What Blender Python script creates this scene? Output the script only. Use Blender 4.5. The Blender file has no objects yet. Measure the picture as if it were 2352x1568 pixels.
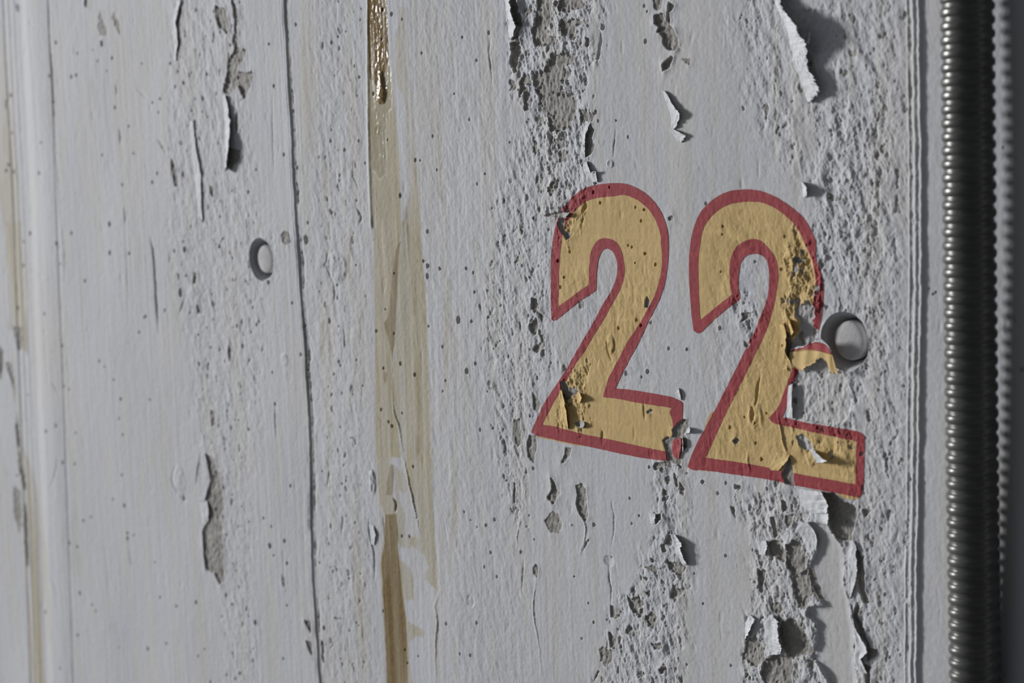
import bpy, math, random
import numpy as np
from mathutils import Matrix, Vector

random.seed(22)
sc = bpy.context.scene
COL = sc.collection

# ------------------------------------------------------------------ camera
# Wall plane: y = 0, x to the right, z up; the camera stands at y < 0.
# Focal length and rotation come from the photograph's two vanishing points.
PW, PH = 2352, 1568
PCX, PCY = PW / 2, PH / 2
VH = np.array([-2950.0, 180.0]); VV = np.array([2000.0, 30000.0])
FPX = math.sqrt(-float(np.dot(VH - [PCX, PCY], VV - [PCX, PCY])))
_x = -np.array([VH[0] - PCX, VH[1] - PCY, FPX]); _x /= np.linalg.norm(_x)
_z = -np.array([VV[0] - PCX, VV[1] - PCY, FPX]); _z /= np.linalg.norm(_z)
RW = np.stack([_x, np.cross(_z, _x), _z], 1)          # world -> camera axes (right, down, forward)
CAM = -RW.T @ (np.array([1941 - PCX, 784 - PCY, FPX]) / FPX)
cam_data = bpy.data.cameras.new('camera')
cam = bpy.data.objects.new('camera', cam_data); COL.objects.link(cam)
M = Matrix.Identity(4)
for i in range(3):
    M[i][0] = RW[0][i]; M[i][1] = -RW[1][i]; M[i][2] = -RW[2][i]; M[i][3] = CAM[i]
cam.matrix_world = M
cam_data.sensor_width = 36.0
cam_data.lens = FPX / PW * 36.0
cam_data.clip_start = 0.02
cam_data.dof.use_dof = True
cam_data.dof.focus_distance = 1.13
cam_data.dof.aperture_fstop = 9.5
sc.camera = cam

# ------------------------------------------------------------------ light
LIGHT_W = 2150.0
AMB_LEFT, AMB_RIGHT = 0.25, 0.05
world = bpy.data.worlds.new('dim_surroundings'); sc.world = world
world.use_nodes = True
# the open side of the building lies to the left, the dark inside to the right
wt = world.node_tree; bg = wt.nodes['Background']
_tc = wt.nodes.new('ShaderNodeTexCoord'); _sx = wt.nodes.new('ShaderNodeSeparateXYZ'); _mr = wt.nodes.new('ShaderNodeMapRange')
wt.links.new(_tc.outputs['Generated'], _sx.inputs[0]); wt.links.new(_sx.outputs['X'], _mr.inputs['Value'])
_mr.inputs['From Min'].default_value = -0.8; _mr.inputs['From Max'].default_value = 0.5
_mr.inputs['To Min'].default_value = AMB_LEFT; _mr.inputs['To Max'].default_value = AMB_RIGHT
wt.links.new(_mr.outputs[0], bg.inputs[1]); bg.inputs[0].default_value = (0.88, 0.93, 1.0, 1)
ld = bpy.data.lights.new('doorway_daylight', 'AREA')
ld.shape = 'RECTANGLE'; ld.size = 2.0; ld.size_y = 3.0
ld.energy = LIGHT_W; ld.color = (0.985, 0.99, 1.0)
lo = bpy.data.objects.new('doorway_daylight', ld); COL.objects.link(lo)
lo.location = (-14.0, -5.7, 1.1)
lo.rotation_euler = (Vector((-0.3, 0, -0.05)) - lo.location).to_track_quat('-Z', 'Y').to_euler()
sc.view_settings.view_transform = 'Standard'
sc.view_settings.look = 'None'
sc.view_settings.exposure = 0.0
sc.view_settings.gamma = 1.0
sc.view_settings.use_curve_mapping = False

# ------------------------------------------------------------------ photograph pixel -> point on the wall
def at(u, v, lift=0.0):
    """Point standing `lift` metres off the wall that the photograph shows at (u, v)."""
    d = RW.T @ np.array([(u - PCX) / FPX, (v - PCY) / FPX, 1.0])
    return CAM + d * ((-lift - CAM[1]) / d[1])
CROPS = {'L1': (0, 0, 3.015), 'L2': (0, 520, 3.015), 'L3': (0, 1040, 2.97), 'M1': (600, 0, 3.015), 'M2': (600, 520, 3.015),
         'M3': (600, 1040, 2.97), 'T1': (1100, 0, 3.564), 'T2': (1600, 0, 3.564), 'N1': (1180, 380, 3.734), 'N2': (1550, 400, 3.734),
         'N3': (1180, 740, 3.734), 'N4': (1550, 760, 3.734), 'B1': (1150, 1100, 3.35), 'B2': (1600, 1100, 3.35), 'P': (0, 0, 1.0),
         'R': (2000, 0, 3.92), 'T3': (1780, 0, 5.228), 'T4': (1140, 0, 6.535), 'F9': (1760, 660, 6.535), 'F1': (1480, 900, 7.125)}
def px(c, pts):
    x0, y0, s = CROPS[c]
    return [(x0 + p[0] / s, y0 + p[1] / s) for p in pts]
def wall_mm(pix):
    return np.array([[at(u, v)[0] * 1000, at(u, v)[2] * 1000] for u, v in pix])
def smooth_poly(P, it=2, closed=True):
    P = np.asarray(P, float)
    for _ in range(it):
        n = len(P); out = []
        for i in range(n):
            a, b, c = P[(i - 1) % n], P[i], P[(i + 1) % n]
            if not closed and i in (0, n - 1):
                out.append(b); continue
            d1, d2 = b - a, c - b
            l1, l2 = np.hypot(*d1), np.hypot(*d2)
            cs = (d1 @ d2) / (l1 * l2 + 1e-9)
            if cs < 0.72:
                out.append(b)
            else:
                out.append(b - d1 * 0.25); out.append(b + d2 * 0.25)
        P = np.array(out)
    return P

# ------------------------------------------------------------------ the wall's vertex grid (millimetres)
STEP = 0.36                       # spacing at the right end; wider further away
xs = [106.0]
def zdep(x): return 0.93 + (100.0 - x) * 0.000714
while xs[-1] > -975.0:
    xs.append(xs[-1] - STEP * 1.05 * (zdep(xs[-1]) / 0.93) ** 1.4)
xs = xs[::-1]
while xs[-1] < 135.0: xs.append(xs[-1] + STEP * 1.3)
xs = [-2300.0, -1600.0, -1200.0, -1050.0] + xs + [160.0, 220.0, 400.0, 800.0, 1300.0]
XS = np.array(xs, np.float64)
NROW = int(336 / STEP)
tt = np.linspace(0, 1, NROW)
xc = np.clip(XS, -1000, 140)
ztop = 178.0 - 0.0285 * (xc - 100) + 4; zbot = -163.0 + 0.236 * (xc - 100) - 8
ZG = zbot[:, None] + (ztop - zbot)[:, None] * tt[None, :]
extra_lo = np.stack([np.full(len(XS), -1500.0), np.full(len(XS), -800.0), zbot - 60], 1)
extra_hi = np.stack([ztop + 60, np.full(len(XS), 700.0), np.full(len(XS), 1300.0)], 1)
ZG = np.concatenate([extra_lo, ZG, extra_hi], 1)
NX, NZ = ZG.shape
XG = np.repeat(XS[:, None], NZ, 1)
XF = XG.astype(np.float32); ZF = ZG.astype(np.float32)

# ------------------------------------------------------------------ noise
def _hash(ix, iz, seed):
    h = (ix.astype(np.uint32) * np.uint32(374761393) + iz.astype(np.uint32) * np.uint32(668265263) + np.uint32(seed * 2246822519 & 0xffffffff))
    h = (h ^ (h >> np.uint32(13))) * np.uint32(1274126177)
    return (h ^ (h >> np.uint32(16)))
def perlin(x, z, seed):
    x0 = np.floor(x); z0 = np.floor(z)
    fx = (x - x0).astype(np.float32); fz = (z - z0).astype(np.float32)
    ix = x0.astype(np.int32); iz = z0.astype(np.int32)
    u = fx * fx * fx * (fx * (fx * 6 - 15) + 10); w = fz * fz * fz * (fz * (fz * 6 - 15) + 10)
    r = []
    for dx, dz in ((0, 0), (1, 0), (0, 1), (1, 1)):
        a = (_hash(ix + dx, iz + dz, seed) & np.uint32(1023)).astype(np.float32) * np.float32(2 * math.pi / 1024)
        r.append(np.cos(a) * (fx - dx) + np.sin(a) * (fz - dz))
    return ((r[0] * (1 - u) + r[1] * u) * (1 - w) + (r[2] * (1 - u) + r[3] * u) * w) * np.float32(1.5)
def fbm(X, Z, lx, lz, octs, seed, gain=0.5):
    t = np.zeros_like(X); a = 1.0
    for o in range(octs):
        t += np.float32(a) * perlin(X / np.float32(lx) + np.float32(17.3 * o + 3.1), Z / np.float32(lz) + np.float32(9.7 * o + 1.7), seed + o * 7)
        lx /= 2.03; lz /= 2.03; a *= gain
    return t
def sst(a, b, x):
    t = np.clip((x - a) / (b - a), 0, 1); return t * t * (3 - 2 * t)

class Win:
    """Index window of the grid round a wall-space box."""
    def __init__(s, P, m):
        lo = P.min(0) - m; hi = P.max(0) + m
        i0 = max(0, np.searchsorted(XS, lo[0]) - 1); i1 = min(NX, np.searchsorted(XS, hi[0]) + 1)
        zz = ZG[i0:i1]
        ok = ((zz >= lo[1]) & (zz <= hi[1])).any(0)
        j = np.nonzero(ok)[0]
        if i1 <= i0 or len(j) == 0: s.ok = False; return
        s.ok = True; s.s = (slice(i0, i1), slice(j[0], j[-1] + 1))
        s.X = XF[s.s]; s.Z = ZF[s.s]
def sdf(P, X, Z):
    """Signed distance (mm, inside negative) to polygon P."""
    d2 = np.full(X.shape, 1e9, np.float32); ins = np.zeros(X.shape, bool)
    n = len(P)
    for i in range(n):
        ax, az = map(np.float32, P[i]); bx, bz = map(np.float32, P[(i + 1) % n])
        ex, ez = bx - ax, bz - az
        L = ex * ex + ez * ez + np.float32(1e-9)
        t = np.clip(((X - ax) * ex + (Z - az) * ez) / L, 0, 1)
        dx = X - ax - t * ex; dz = Z - az - t * ez
        np.minimum(d2, dx * dx + dz * dz, out=d2)
        if az != bz:
            c = ((az > Z) != (bz > Z)) & (X < ex * (Z - az) / ez + ax)
            ins ^= c
    d = np.sqrt(d2)
    return np.where(ins, -d, d)
def line_d(P, X, Z):
    """Distance to an open polyline and the running parameter along it."""
    d2 = np.full(X.shape, 1e9, np.float32); par = np.zeros(X.shape, np.float32)
    for i in range(len(P) - 1):
        ax, az = map(np.float32, P[i]); bx, bz = map(np.float32, P[i + 1])
        ex, ez = bx - ax, bz - az
        t = np.clip(((X - ax) * ex + (Z - az) * ez) / (ex * ex + ez * ez + 1e-9), 0, 1)
        dd = (X - ax - t * ex) ** 2 + (Z - az - t * ez) ** 2
        m = dd < d2
        d2[m] = dd[m]; par[m] = ((i + t) / (len(P) - 1))[m]
    return np.sqrt(d2), par

# ------------------------------------------------------------------ base relief
H = np.zeros((NX, NZ), np.float32)          # outward relief, mm
n_jag = fbm(XF, ZF, 5.5, 7.0, 4, 11, 0.6)    # ragged edges
n_fine = fbm(XF, ZF, 2.6, 3.6, 2, 31)
n_frag = fbm(XF, ZF, 2.3, 2.9, 2, 41, 0.6)
n_mid = fbm(XF, ZF, 9.0, 16.0, 3, 51)
n_big = fbm(XF, ZF, 120.0, 260.0, 2, 71)
n_grain = fbm(XF, ZF, 4.0, 110.0, 3, 91, 0.6)
n_streak = fbm(XF, ZF, 7.0, 260.0, 3, 131, 0.65)
H += 0.9 * n_big + 0.07 * n_mid + 0.045 * n_fine + 0.022 * n_frag
leftness = sst(-60, -330, XF)
H += n_grain * (0.02 + 0.05 * leftness)

def curve_x(pix):
    P = wall_mm(pix); o = np.argsort(P[:, 1]); P = P[o]
    return np.interp(ZF, P[:, 1], P[:, 0]).astype(np.float32)

# left board joint: fins, a ragged step down and a groove
JL = curve_x([(646, -150), (655, 0), (659, 100), (664, 199), (671, 315), (676, 431), (681, 520), (686, 586), (690, 686), (698, 769), (704, 885),
              (711, 1017), (713, 1141), (715, 1276), (721, 1377), (729, 1478), (736, 1568), (748, 1700)])
dj = XF - JL
wig = 1.0 * perlin(ZF / 23.0, XF * 0 + 0.5, 5) + 0.9 * perlin(ZF / 7.5, XF * 0 + 3.5, 6) + 0.5 * perlin(ZF / 3.0, XF * 0 + 5.5, 7)
fin = np.exp(-((dj + 3.4 - 0.35 * wig) / 0.8) ** 2) * 0.5 + np.exp(-((dj + 0.7 - 0.35 * wig) / 0.7) ** 2) * 0.8 + np.exp(-((dj + 6.2) / 0.7) ** 2) * 0.18
fin *= 0.75 + 0.6 * perlin(ZF / 30.0, dj * 0 + 1.5, 8)
lower = sst(-20, -160, ZF)               # the joint is shallower and more crumbled lower down
gap = sst(0.2, 0.8, dj - 0.25 * wig) * (1 - sst(1.9, 2.7, dj - 0.4 * wig))
frag = np.clip(0.35 + 0.8 * perlin(ZF / 26.0, dj * 0 + 4.5, 9) + 0.5 * perlin(ZF / 7.0, dj * 0 + 6.5, 10), 0, 1)
ragged = sst(2.6, 3.2, dj - 0.5 * wig) * (1 - sst(4.6, 6.0, dj - 1.5 * wig)) * frag
H += fin - gap * (1.05 - 0.45 * lower) - 0.75 * ragged - 0.35 * sst(0, 3, dj) + 0.25 * np.exp(-((dj - 2.6 - 0.4 * wig) / 0.5) ** 2)
H += lower * (0.35 * np.exp(-((dj + 1.9) / 0.6) ** 2) - 0.35 * np.exp(-((dj + 2.6 - .3 * wig) / 0.5) ** 2))
# right board joint: three thin fins and a step down
JR = curve_x([(2094, -120), (2098, 0), (2102, 230), (2104, 400), (2104, 680), (2101, 900), (2099, 1100), (2095, 1300), (2094, 1568), (2093, 1700)])
dr = XF - JR
wr = 0.35 * perlin(ZF / 9.0, XF * 0 + 7.5, 15) + 0.25 * perlin(ZF / 2.8, XF * 0 + 9.5, 16)
brk = 0.55 + 0.6 * perlin(ZF / 22.0, dr * 0.3, 18)
crust = fbm(XF, ZF, 2.2, 5.0, 2, 171)
H += np.exp(-((dr + 3.7 - wr * .5) / 0.55) ** 2) * 0.42 * (0.5 + brk) + np.exp(-((dr + .2 - wr * .6) / 0.95) ** 2) * 0.62 + np.exp(-((dr - 2.9 - wr) / 0.75) ** 2) * 0.55 * (0.6 + brk)
H += 0.22 * crust * sst(4.6, 3.4, np.abs(dr + .3)) - 0.25 * sst(.4, .65, crust) * sst(4.2, 3.2, np.abs(dr + .3))
H -= 0.75 * sst(3.4, 4.2, dr - wr * 1.1)
# far left joint: chamfered board edge and shallow lines
JF = curve_x([(-6, -150), (2, 0), (12, 200), (22, 420), (30, 620), (38, 830), (46, 1040), (54, 1240), (60, 1400), (66, 1568), (74, 1700)])
df = XF - JF
H += 1.4 * (sst(28, 46, df) - 1) + 0.7 * np.exp(-((df - 62) / 16) ** 2) - 0.5 * np.exp(-((df - 78) / 1.2) ** 2)
H -= 0.7 * np.exp(-((df - 2) / 1.6) ** 2) + 0.35 * np.exp(-((df - 12) / 1.1) ** 2) + 0.3 * np.exp(-((df - 21) / 1.0) ** 2)

# ------------------------------------------------------------------ rough, blistered zones
rough = np.zeros((NX, NZ), np.float32)
def zone(c, pts, amp, soft=9.0):
    P = wall_mm(px(c, pts)); w = Win(P, soft * 1.6)
    if not w.ok: return
    d = sdf(P, w.X, w.Z) + 9.0 * n_mid[w.s] + 3 * n_jag[w.s]
    rough[w.s] = np.maximum(rough[w.s], amp * sst(soft, -soft, d))
zone('P', [(395, -60), (560, -60), (575, 300), (600, 480), (660, 560), (610, 700), (615, 900), (575, 1100), (580, 1300), (600, 1620), (530, 1620), (505, 1350), (450, 1000), (430, 800), (395, 600), (380, 300)], 0.30, 14)
zone('P', [(1180, 300), (1330, 390), (1275, 480), (1262, 760), (1300, 800), (1215, 980), (1200, 1250), (1150, 1100), (1100, 700), (1140, 450)], 0.52, 10)
zone('P', [(1165, -60), (1390, -60), (1360, 150), (1345, 300), (1365, 420), (1290, 480), (1230, 400), (1185, 200)], 0.85, 8)
zone('P', [(1870, -60), (2078, -60), (2084, 700), (2080, 1200), (2078, 1640), (1990, 1640), (1960, 1180), (1985, 900), (1880, 640), (1850, 300)], 0.55, 12)
zone('P', [(1890, 220), (2060, 200), (2060, 560), (2010, 680), (1880, 640), (1860, 400)], 0.85, 14)
zone('P', [(1820, 880), (1980, 860), (1980, 980), (1880, 985), (1800, 970)], 0.80, 6)
zone('P', [(1700, 1110), (1900, 1150), (1990, 1160), (2000, 1640), (1700, 1640), (1730, 1300)], 0.80, 10)
zone('P', [(1500, 1050), (1575, 1070), (1580, 1300), (1565, 1640), (1360, 1640), (1430, 1370), (1500, 1230)], 0.62, 7)
zone('P', [(1795, 560), (1868, 540), (1890, 700), (1868, 800), (1812, 830), (1806, 690)], 1.30, 4)
zone('P', [(1700, -60), (1830, -60), (1850, 300), (1840, 430), (1740, 300), (1690, 100)], 0.55, 14)
zone('P', [(1255, 480), (1340, 450), (1330, 500), (1300, 560)], 1.0, 4)
zone('P', [(1290, 850), (1345, 850), (1345, 980), (1290, 970)], 0.9, 4)
zone('P', [(1690, 700), (1730, 670), (1750, 740), (1700, 800)], 0.8, 5)
zone('P', [(1260, 600), (1530, 620), (1500, 900), (1300, 900)], 0.22, 20)
zone('P', [(1640, 480), (1860, 480), (1800, 1080), (1600, 1080)], 0.25, 20)
zone('P', [(940, -60), (1200, -60), (1220, 1640), (1040, 1640), (950, 600)], 0.16, 20)
zone('P', [(720, -60), (840, -60), (860, 1640), (750, 1640), (700, 600)], 0.26, 14)
zone('P', [(1820, 960), (1970, 1000), (1965, 1100), (1840, 1060)], 0.6, 5)
XD = XF + 0.25 * ZF                      # blisters lean a little
r1 = fbm(XD, ZF, 4.6, 7.0, 3, 211, 0.6)
r2 = np.abs(fbm(XD, ZF, 9.0, 14.0, 3, 241, 0.6))
pits = sst(0.34, 0.68, fbm(XF, ZF, 3.6, 5.2, 2, 261, 0.5))
tf = fbm(XD, ZF, 9.5, 13.0, 5, 281, 0.62)
terr = sst(-0.03, 0.03, tf - 0.05) + sst(-0.03, 0.03, tf - 0.42) + sst(-0.03, 0.03, tf + 0.33)
RELIEF = 0.42 * (0.95 * r1 + 0.6 * r2 - 0.8 * pits) + 0.36 * (terr - 1.4)
H += rough * RELIEF

# sparse chips and grooves over the smoother paint
sp = fbm(XF, ZF, 9.0, 22.0, 2, 301)
H -= 0.18 * sst(0.7, 1.0, sp)
# ------------------------------------------------------------------ bare patches (flaked to the concrete)
bare = np.full((NX, NZ), 9.0, np.float32)     # signed distance, mm
depth = np.zeros((NX, NZ), np.float32)
lip = np.zeros((NX, NZ), np.float32)
smoothed = np.zeros((NX, NZ), np.float32); sleek = np.zeros((NX, NZ), np.float32)
def flaked(c, pts, dep=0.8, jag=1.0, lipamp=0.6, tone=None):
    P = wall_mm(px(c, pts)); w = Win(P, 6.0)
    if not w.ok: return
    d = sdf(P, w.X, w.Z) + np.float32(jag) * (0.9 * n_jag[w.s] + 0.35 * n_fine[w.s] + np.float32(1.2 if jag >= .7 else .35) * n_frag[w.s])
    if tone == 'half': bare[w.s] = np.minimum(bare[w.s], np.maximum(d, 0.03))
    elif tone is None: bare[w.s] = np.minimum(bare[w.s], d)
    if tone == 'smooth': sleek[w.s] = np.maximum(sleek[w.s], sst(0.3, -1.0, d))
    depth[w.s] = np.maximum(depth[w.s], dep * sst(0.25, -0.35, d) * (0.75 + 0.25 * sst(0, -4, d)))
    lip[w.s] = np.maximum(lip[w.s], lipamp * np.exp(-np.maximum(d, 0) / 2.2) * (d > -0.1) * np.clip(0.6 + 0.9 * n_mid[w.s], 0, 2))
    smoothed[w.s] = np.maximum(smoothed[w.s], sst(0.5, -1.0, d))
FL = [
 # top, left of the numerals
 ('T4', [(170, -60), (205, 40), (205, 150), (240, 300), (300, 380), (355, 420), (310, 440), (220, 570), (300, 620), (215, 650), (215, 780), (185, 930), (250, 1060), (290, 1090), (330, 900), (365, 740), (340, 620), (330, 540), (345, 450), (420, 400), (370, 250), (330, 150), (290, -60)], 2.6, .7, 1.2),
 ('T4', [(620, -60), (800, -60), (810, 120), (830, 250), (760, 400), (780, 560), (870, 560), (880, 650), (800, 690), (690, 680), (560, 690), (540, 600), (530, 480), (580, 330), (590, 130)], 1.0, 1, .6),
 ('T4', [(840, 100), (930, 90), (960, 200), (1050, 210), (1100, 130), (1180, 170), (1280, 130), (1290, 60), (1230, -60), (1000, -60), (950, 30), (850, 60)], 0.9, 1.3, .6),
 ('T4', [(950, 250), (1050, 330), (1160, 260), (1300, 350), (1180, 380), (1200, 560), (1150, 580), (1060, 520), (1000, 540), (940, 420)], 0.9, 1.1, .7),
 ('T4', [(1340, 560), (1390, 560), (1410, 640), (1360, 730), (1335, 700)], 1.0, .5, .6),
 ('T4', [(840, 800), (1000, 790), (1250, 850), (1100, 950), (1020, 1000), (1100, 1080), (1050, 1180), (1000, 1290), (960, 1200), (940, 1330), (1080, 1400), (1200, 1500), (1200, 1640), (1150, 1800), (900, 1800), (700, 1650), (600, 1400), (560, 1250), (560, 1100), (700, 1060), (740, 980), (800, 850)], 0.95, 1.2, .6),
 ('T1', [(480, 800), (600, 760), (760, 780), (745, 930), (760, 970), (745, 1040), (690, 1060), (640, 1080), (590, 1060), (560, 970), (500, 900)], 0.8, 1.2, .5),
 ('T4', [(190, 1180), (280, 1220), (300, 1300), (260, 1370), (180, 1365), (220, 1290), (180, 1240)], .7, .5, .3),
 ('T4', [(400, 1080), (500, 1120), (520, 1250), (430, 1280), (500, 1400), (490, 1640), (420, 1640), (400, 1400), (340, 1450), (350, 1250)], 1.0, .9, .5),
 ('T1', [(900, 1010), (945, 1060), (920, 1130), (945, 1190), (935, 1250), (870, 1290), (865, 1180), (870, 1110), (910, 1040)], .7, .4, .3),
 ('T1', [(440, 1150), (470, 1150), (465, 1250), (440, 1250)], .7, .5, .3), ('T1', [(610, 1140), (700, 1130), (700, 1200), (640, 1220)], .8, .8, .5),
 ('T1', [(640, 1240), (740, 1230), (700, 1330), (660, 1320)], .6, 1, .4), ('T1', [(600, 1480), (660, 1470), (640, 1560), (560, 1570)], .8, .8, .6),
 ('T1', [(455, 1440), (490, 1470), (465, 1510)], .6, .5, .3), ('T1', [(820, 880), (960, 930), (900, 1010), (840, 1030)], .6, 1.3, .5),
 # second column
 ('T1', [(1425, 120), (1500, 110), (1520, 180), (1590, 230), (1630, 300), (1640, 390), (1600, 415), (1530, 410), (1500, 360), (1500, 300), (1450, 260), (1470, 220), (1425, 190)], 1.4, .6, .8),
 ('T1', [(1420, -40), (1510, -40), (1490, 60), (1450, 90), (1420, 60)], .7, .5, .3), ('T1', [(1550, 10), (1600, 50), (1560, 100), (1560, 200), (1525, 180)], 1.6, .6, .8),
 ('T1', [(1500, 530), (1570, 450), (1590, 470), (1560, 560), (1500, 590)], 1.4, .4, .7), ('T1', [(1650, 480), (1730, 480), (1720, 530)], .5, .6, .3),
 # numeral losses
 ('N1', [(380, 400), (450, 395), (478, 430), (435, 455), (425, 540), (470, 580), (492, 605), (450, 640), (415, 580), (380, 530), (372, 490), (400, 455), (330, 440), (245, 430), (330, 408)], 1.0, .35, .7),
 ('N1', [(1140, 1118), (1165, 1175), (1150, 1225), (1118, 1215), (1122, 1160)], .9, .25, .6), ('N1', [(540, 1155), (600, 1170), (600, 1220), (560, 1230)], .5, .4, .3),
 ('N1', [(1150, 1350), (1190, 1325), (1180, 1370)], .5, .3, .3),
 ('N3', [(405, 505), (440, 508), (470, 560), (560, 590), (545, 612), (495, 625), (480, 660), (440, 675), (405, 640), (415, 580)], 1.2, .4, .9),
 ('N3', [(440, 840), (472, 845), (480, 900), (455, 905)], .9, .3, .6), ('N3', [(520, 868), (560, 840), (605, 870), (590, 905), (545, 890)], .8, .3, .5),
 ('N3', [(1135, 765), (1180, 742), (1195, 765), (1150, 785)], .7, .25, .5),
 ('F1', [(640, 440), (725, 460), (725, 560), (680, 650), (640, 700), (690, 760), (700, 900), (620, 960), (560, 770), (470, 770), (450, 950), (480, 1060), (620, 1110), (600, 1180), (500, 1170), (440, 1130), (380, 1140), (370, 1000), (330, 890), (300, 790), (360, 735), (450, 740), (470, 680), (455, 610), (560, 500)], .9, .25, .5),
 ('F1', [(200, 1150), (440, 1140), (450, 1240), (330, 1200), (350, 1330), (280, 1340), (250, 1240), (190, 1290), (145, 1210)], .7, .5, .5),
 ('F1', [(340, 1390), (400, 1380), (430, 1470), (370, 1530), (345, 1470)], .8, .3, .5), ('F1', [(480, 1320), (560, 1450), (620, 1560), (520, 1560), (490, 1440)], .6, .6, .4),
 ('F1', [(570, 1450), (640, 1550), (640, 1700), (560, 1620)], .6, .4, .3), ('F1', [(920, 1440), (990, 1460), (950, 1510)], .7, .4, .3), ('F1', [(540, 1180), (620, 1220), (600, 1270)], .7, .4, .4),
 ('F9', [(415, 330), (480, 280), (600, 220), (650, 180), (690, 250), (740, 300), (720, 390), (750, 440), (700, 480), (720, 600), (780, 640), (760, 740), (700, 860), (620, 840), (600, 900), (480, 880), (440, 960), (350, 960), (380, 1160), (290, 1040), (270, 870), (290, 760), (380, 830), (500, 680), (490, 480), (430, 420)], 1.3, .35, .9, 'half'),
 ('N2', [(1012, 720), (1050, 705), (1095, 735), (1080, 770), (1030, 760)], 1.2, .3, .8), ('N2', [(1000, 842), (1035, 838), (1040, 875), (1010, 880)], 1.0, .3, .7),
 ('N2', [(1072, 648), (1105, 650), (1100, 690), (1078, 680)], 1.0, .3, .6),
 ('N4', [(945, 0), (985, 30), (1010, 90), (980, 160), (1000, 290), (950, 230)], 1.3, .2, .6),
 ('N4', [(1030, 330), (1110, 345), (1180, 270), (1240, 220), (1320, 290), (1340, 370), (1420, 340), (1500, 470), (1540, 640), (1440, 800), (1300, 800), (1040, 760), (1005, 720), (1010, 480), (1030, 430)], 1.1, .6, .3, 'coat'),
 ('N4', [(975, 1080), (1000, 1110), (1015, 1230), (1022, 1330), (950, 1310), (920, 1230), (940, 1170)], 1.0, .2, .5),
 ('N4', [(1040, 900), (1095, 882), (1140, 930), (1165, 960), (1190, 1010), (1150, 1030), (1100, 1010), (1070, 985)], .8, .4, .5, 'half'),
 ('N4', [(495, 945), (530, 910), (560, 945), (520, 970)], 1.1, .2, .7), ('N4', [(590, 80), (650, 110), (620, 150), (590, 130)], .7, .4, .4),
 ('N2', [(570, 1190), (680, 1180), (640, 1230), (555, 1280), (575, 1230)], .9, .5, .7), ('N4', [(870, 1060), (910, 1080), (900, 1140), (880, 1120)], .8, .3, .6),
 # left of the left numeral
 ('N3', [(0, 830), (40, 850), (62, 930), (50, 1060), (15, 1040), (-15, 930)], .6, .5, .3), ('N3', [(130, 960), (190, 970), (200, 1050), (168, 1210), (120, 1150), (110, 1030)], .6, .5, .3),
 ('N3', [(165, 600), (200, 650), (240, 700), (200, 780), (165, 750)], .5, .6, .3), ('N3', [(440, 1070), (495, 1080), (480, 1140), (430, 1215), (402, 1205), (440, 1130)], .6, .4, .3),
 ('N3', [(220, 60), (270, 130), (265, 200), (210, 260), (140, 230), (235, 170)], .7, .8, .5), ('N3', [(320, 1330), (370, 1400), (390, 1470), (340, 1560), (285, 1500), (330, 1430)], .8, .6, .6),
 ('N3', [(130, 30), (200, -60), (200, 60), (180, 110), (150, 90)], 1.5, .6, .8), ('N1', [(150, 1130), (200, 1150), (220, 1220), (180, 1270), (150, 1230)], 1.3, .5, .7), ('N1', [(200, 1240), (260, 1290), (240, 1350)], .6, .6, .3),
 ('N1', [(1320, 450), (1360, 425), (1370, 460), (1340, 475)], .5, .3, .4), ('N1', [(290, 190), (340, 180), (350, 240), (310, 270)], .8, .5, .5), ('N1', [(185, 90), (215, 100), (200, 150)], .5, .5, .3),
 ('N1', [(50, 530), (80, 560), (70, 600)], .8, .4, .5), ('N1', [(150, 450), (180, 430), (175, 475)], .9, .3, .5), ('N1', [(370, 110), (395, 130), (380, 200), (355, 190)], .9, .4, .6),
 # lower middle
 ('B1', [(335, 320), (400, 245), (450, 270), (472, 350), (450, 420), (385, 415)], .45, .5, .15), ('B1', [(575, 50), (620, 30), (655, 80), (665, 200), (672, 290), (650, 330), (600, 260), (580, 190), (590, 130)], .9, .2, .5),
 ('B1', [(245, 680), (270, 655), (292, 680), (280, 760), (250, 730)], .7, .2, .3), ('B1', [(840, 965), (870, 980), (885, 1050), (910, 1040), (915, 1060), (880, 1080), (845, 1060)], .9, .3, .5),
 ('B1', [(965, 890), (1000, 920), (1060, 900), (1100, 960), (1060, 1000), (1070, 1060), (1010, 1020), (980, 940)], .9, .7, .5), ('B1', [(1110, 1070), (1160, 1020), (1195, 1060), (1180, 1160), (1140, 1130)], .6, .6, .3),
 ('B1', [(1320, 810), (1360, 840), (1415, 840), (1380, 900), (1340, 950), (1310, 900)], 1.0, .7, .6), ('B1', [(1280, 640), (1340, 640), (1420, 680), (1390, 750), (1350, 740), (1300, 700)], 1.3, .6, .7),
 ('B1', [(1188, 275), (1240, 260), (1240, 310), (1195, 345)], 1.6, .4, 1.0), ('B1', [(1270, 460), (1302, 395), (1318, 470), (1310, 520), (1260, 500)], 1.4, .4, .8), ('B1', [(1220, 510), (1260, 500), (1280, 560), (1250, 560)], .7, .5, .4),
 ('B1', [(755, 1310), (800, 1290), (865, 1330), (845, 1410), (800, 1440), (760, 1400)], .5, .7, .2), ('B1', [(830, 1180), (890, 1230), (880, 1310), (840, 1290)], .9, .6, .6),
 ('B1', [(1215, 1460), (1280, 1440), (1280, 1500), (1230, 1500)], 1.1, .6, .6), ('B1', [(1110, 680), (1160, 660), (1220, 690), (1190, 720), (1130, 700)], .8, .6, .5), ('B1', [(1150, 600), (1180, 610), (1180, 645), (1160, 640)], .8, .3, .5),
 ('B1', [(1370, 20), (1410, 60), (1412, 130), (1380, 110)], .7, .3, .3), ('B1', [(1250, 80), (1290, 90), (1280, 130), (1250, 120)], .8, .3, .5), ('B1', [(1160, 1270), (1240, 1260), (1250, 1310), (1180, 1310)], 1.0, .7, .6),
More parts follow.
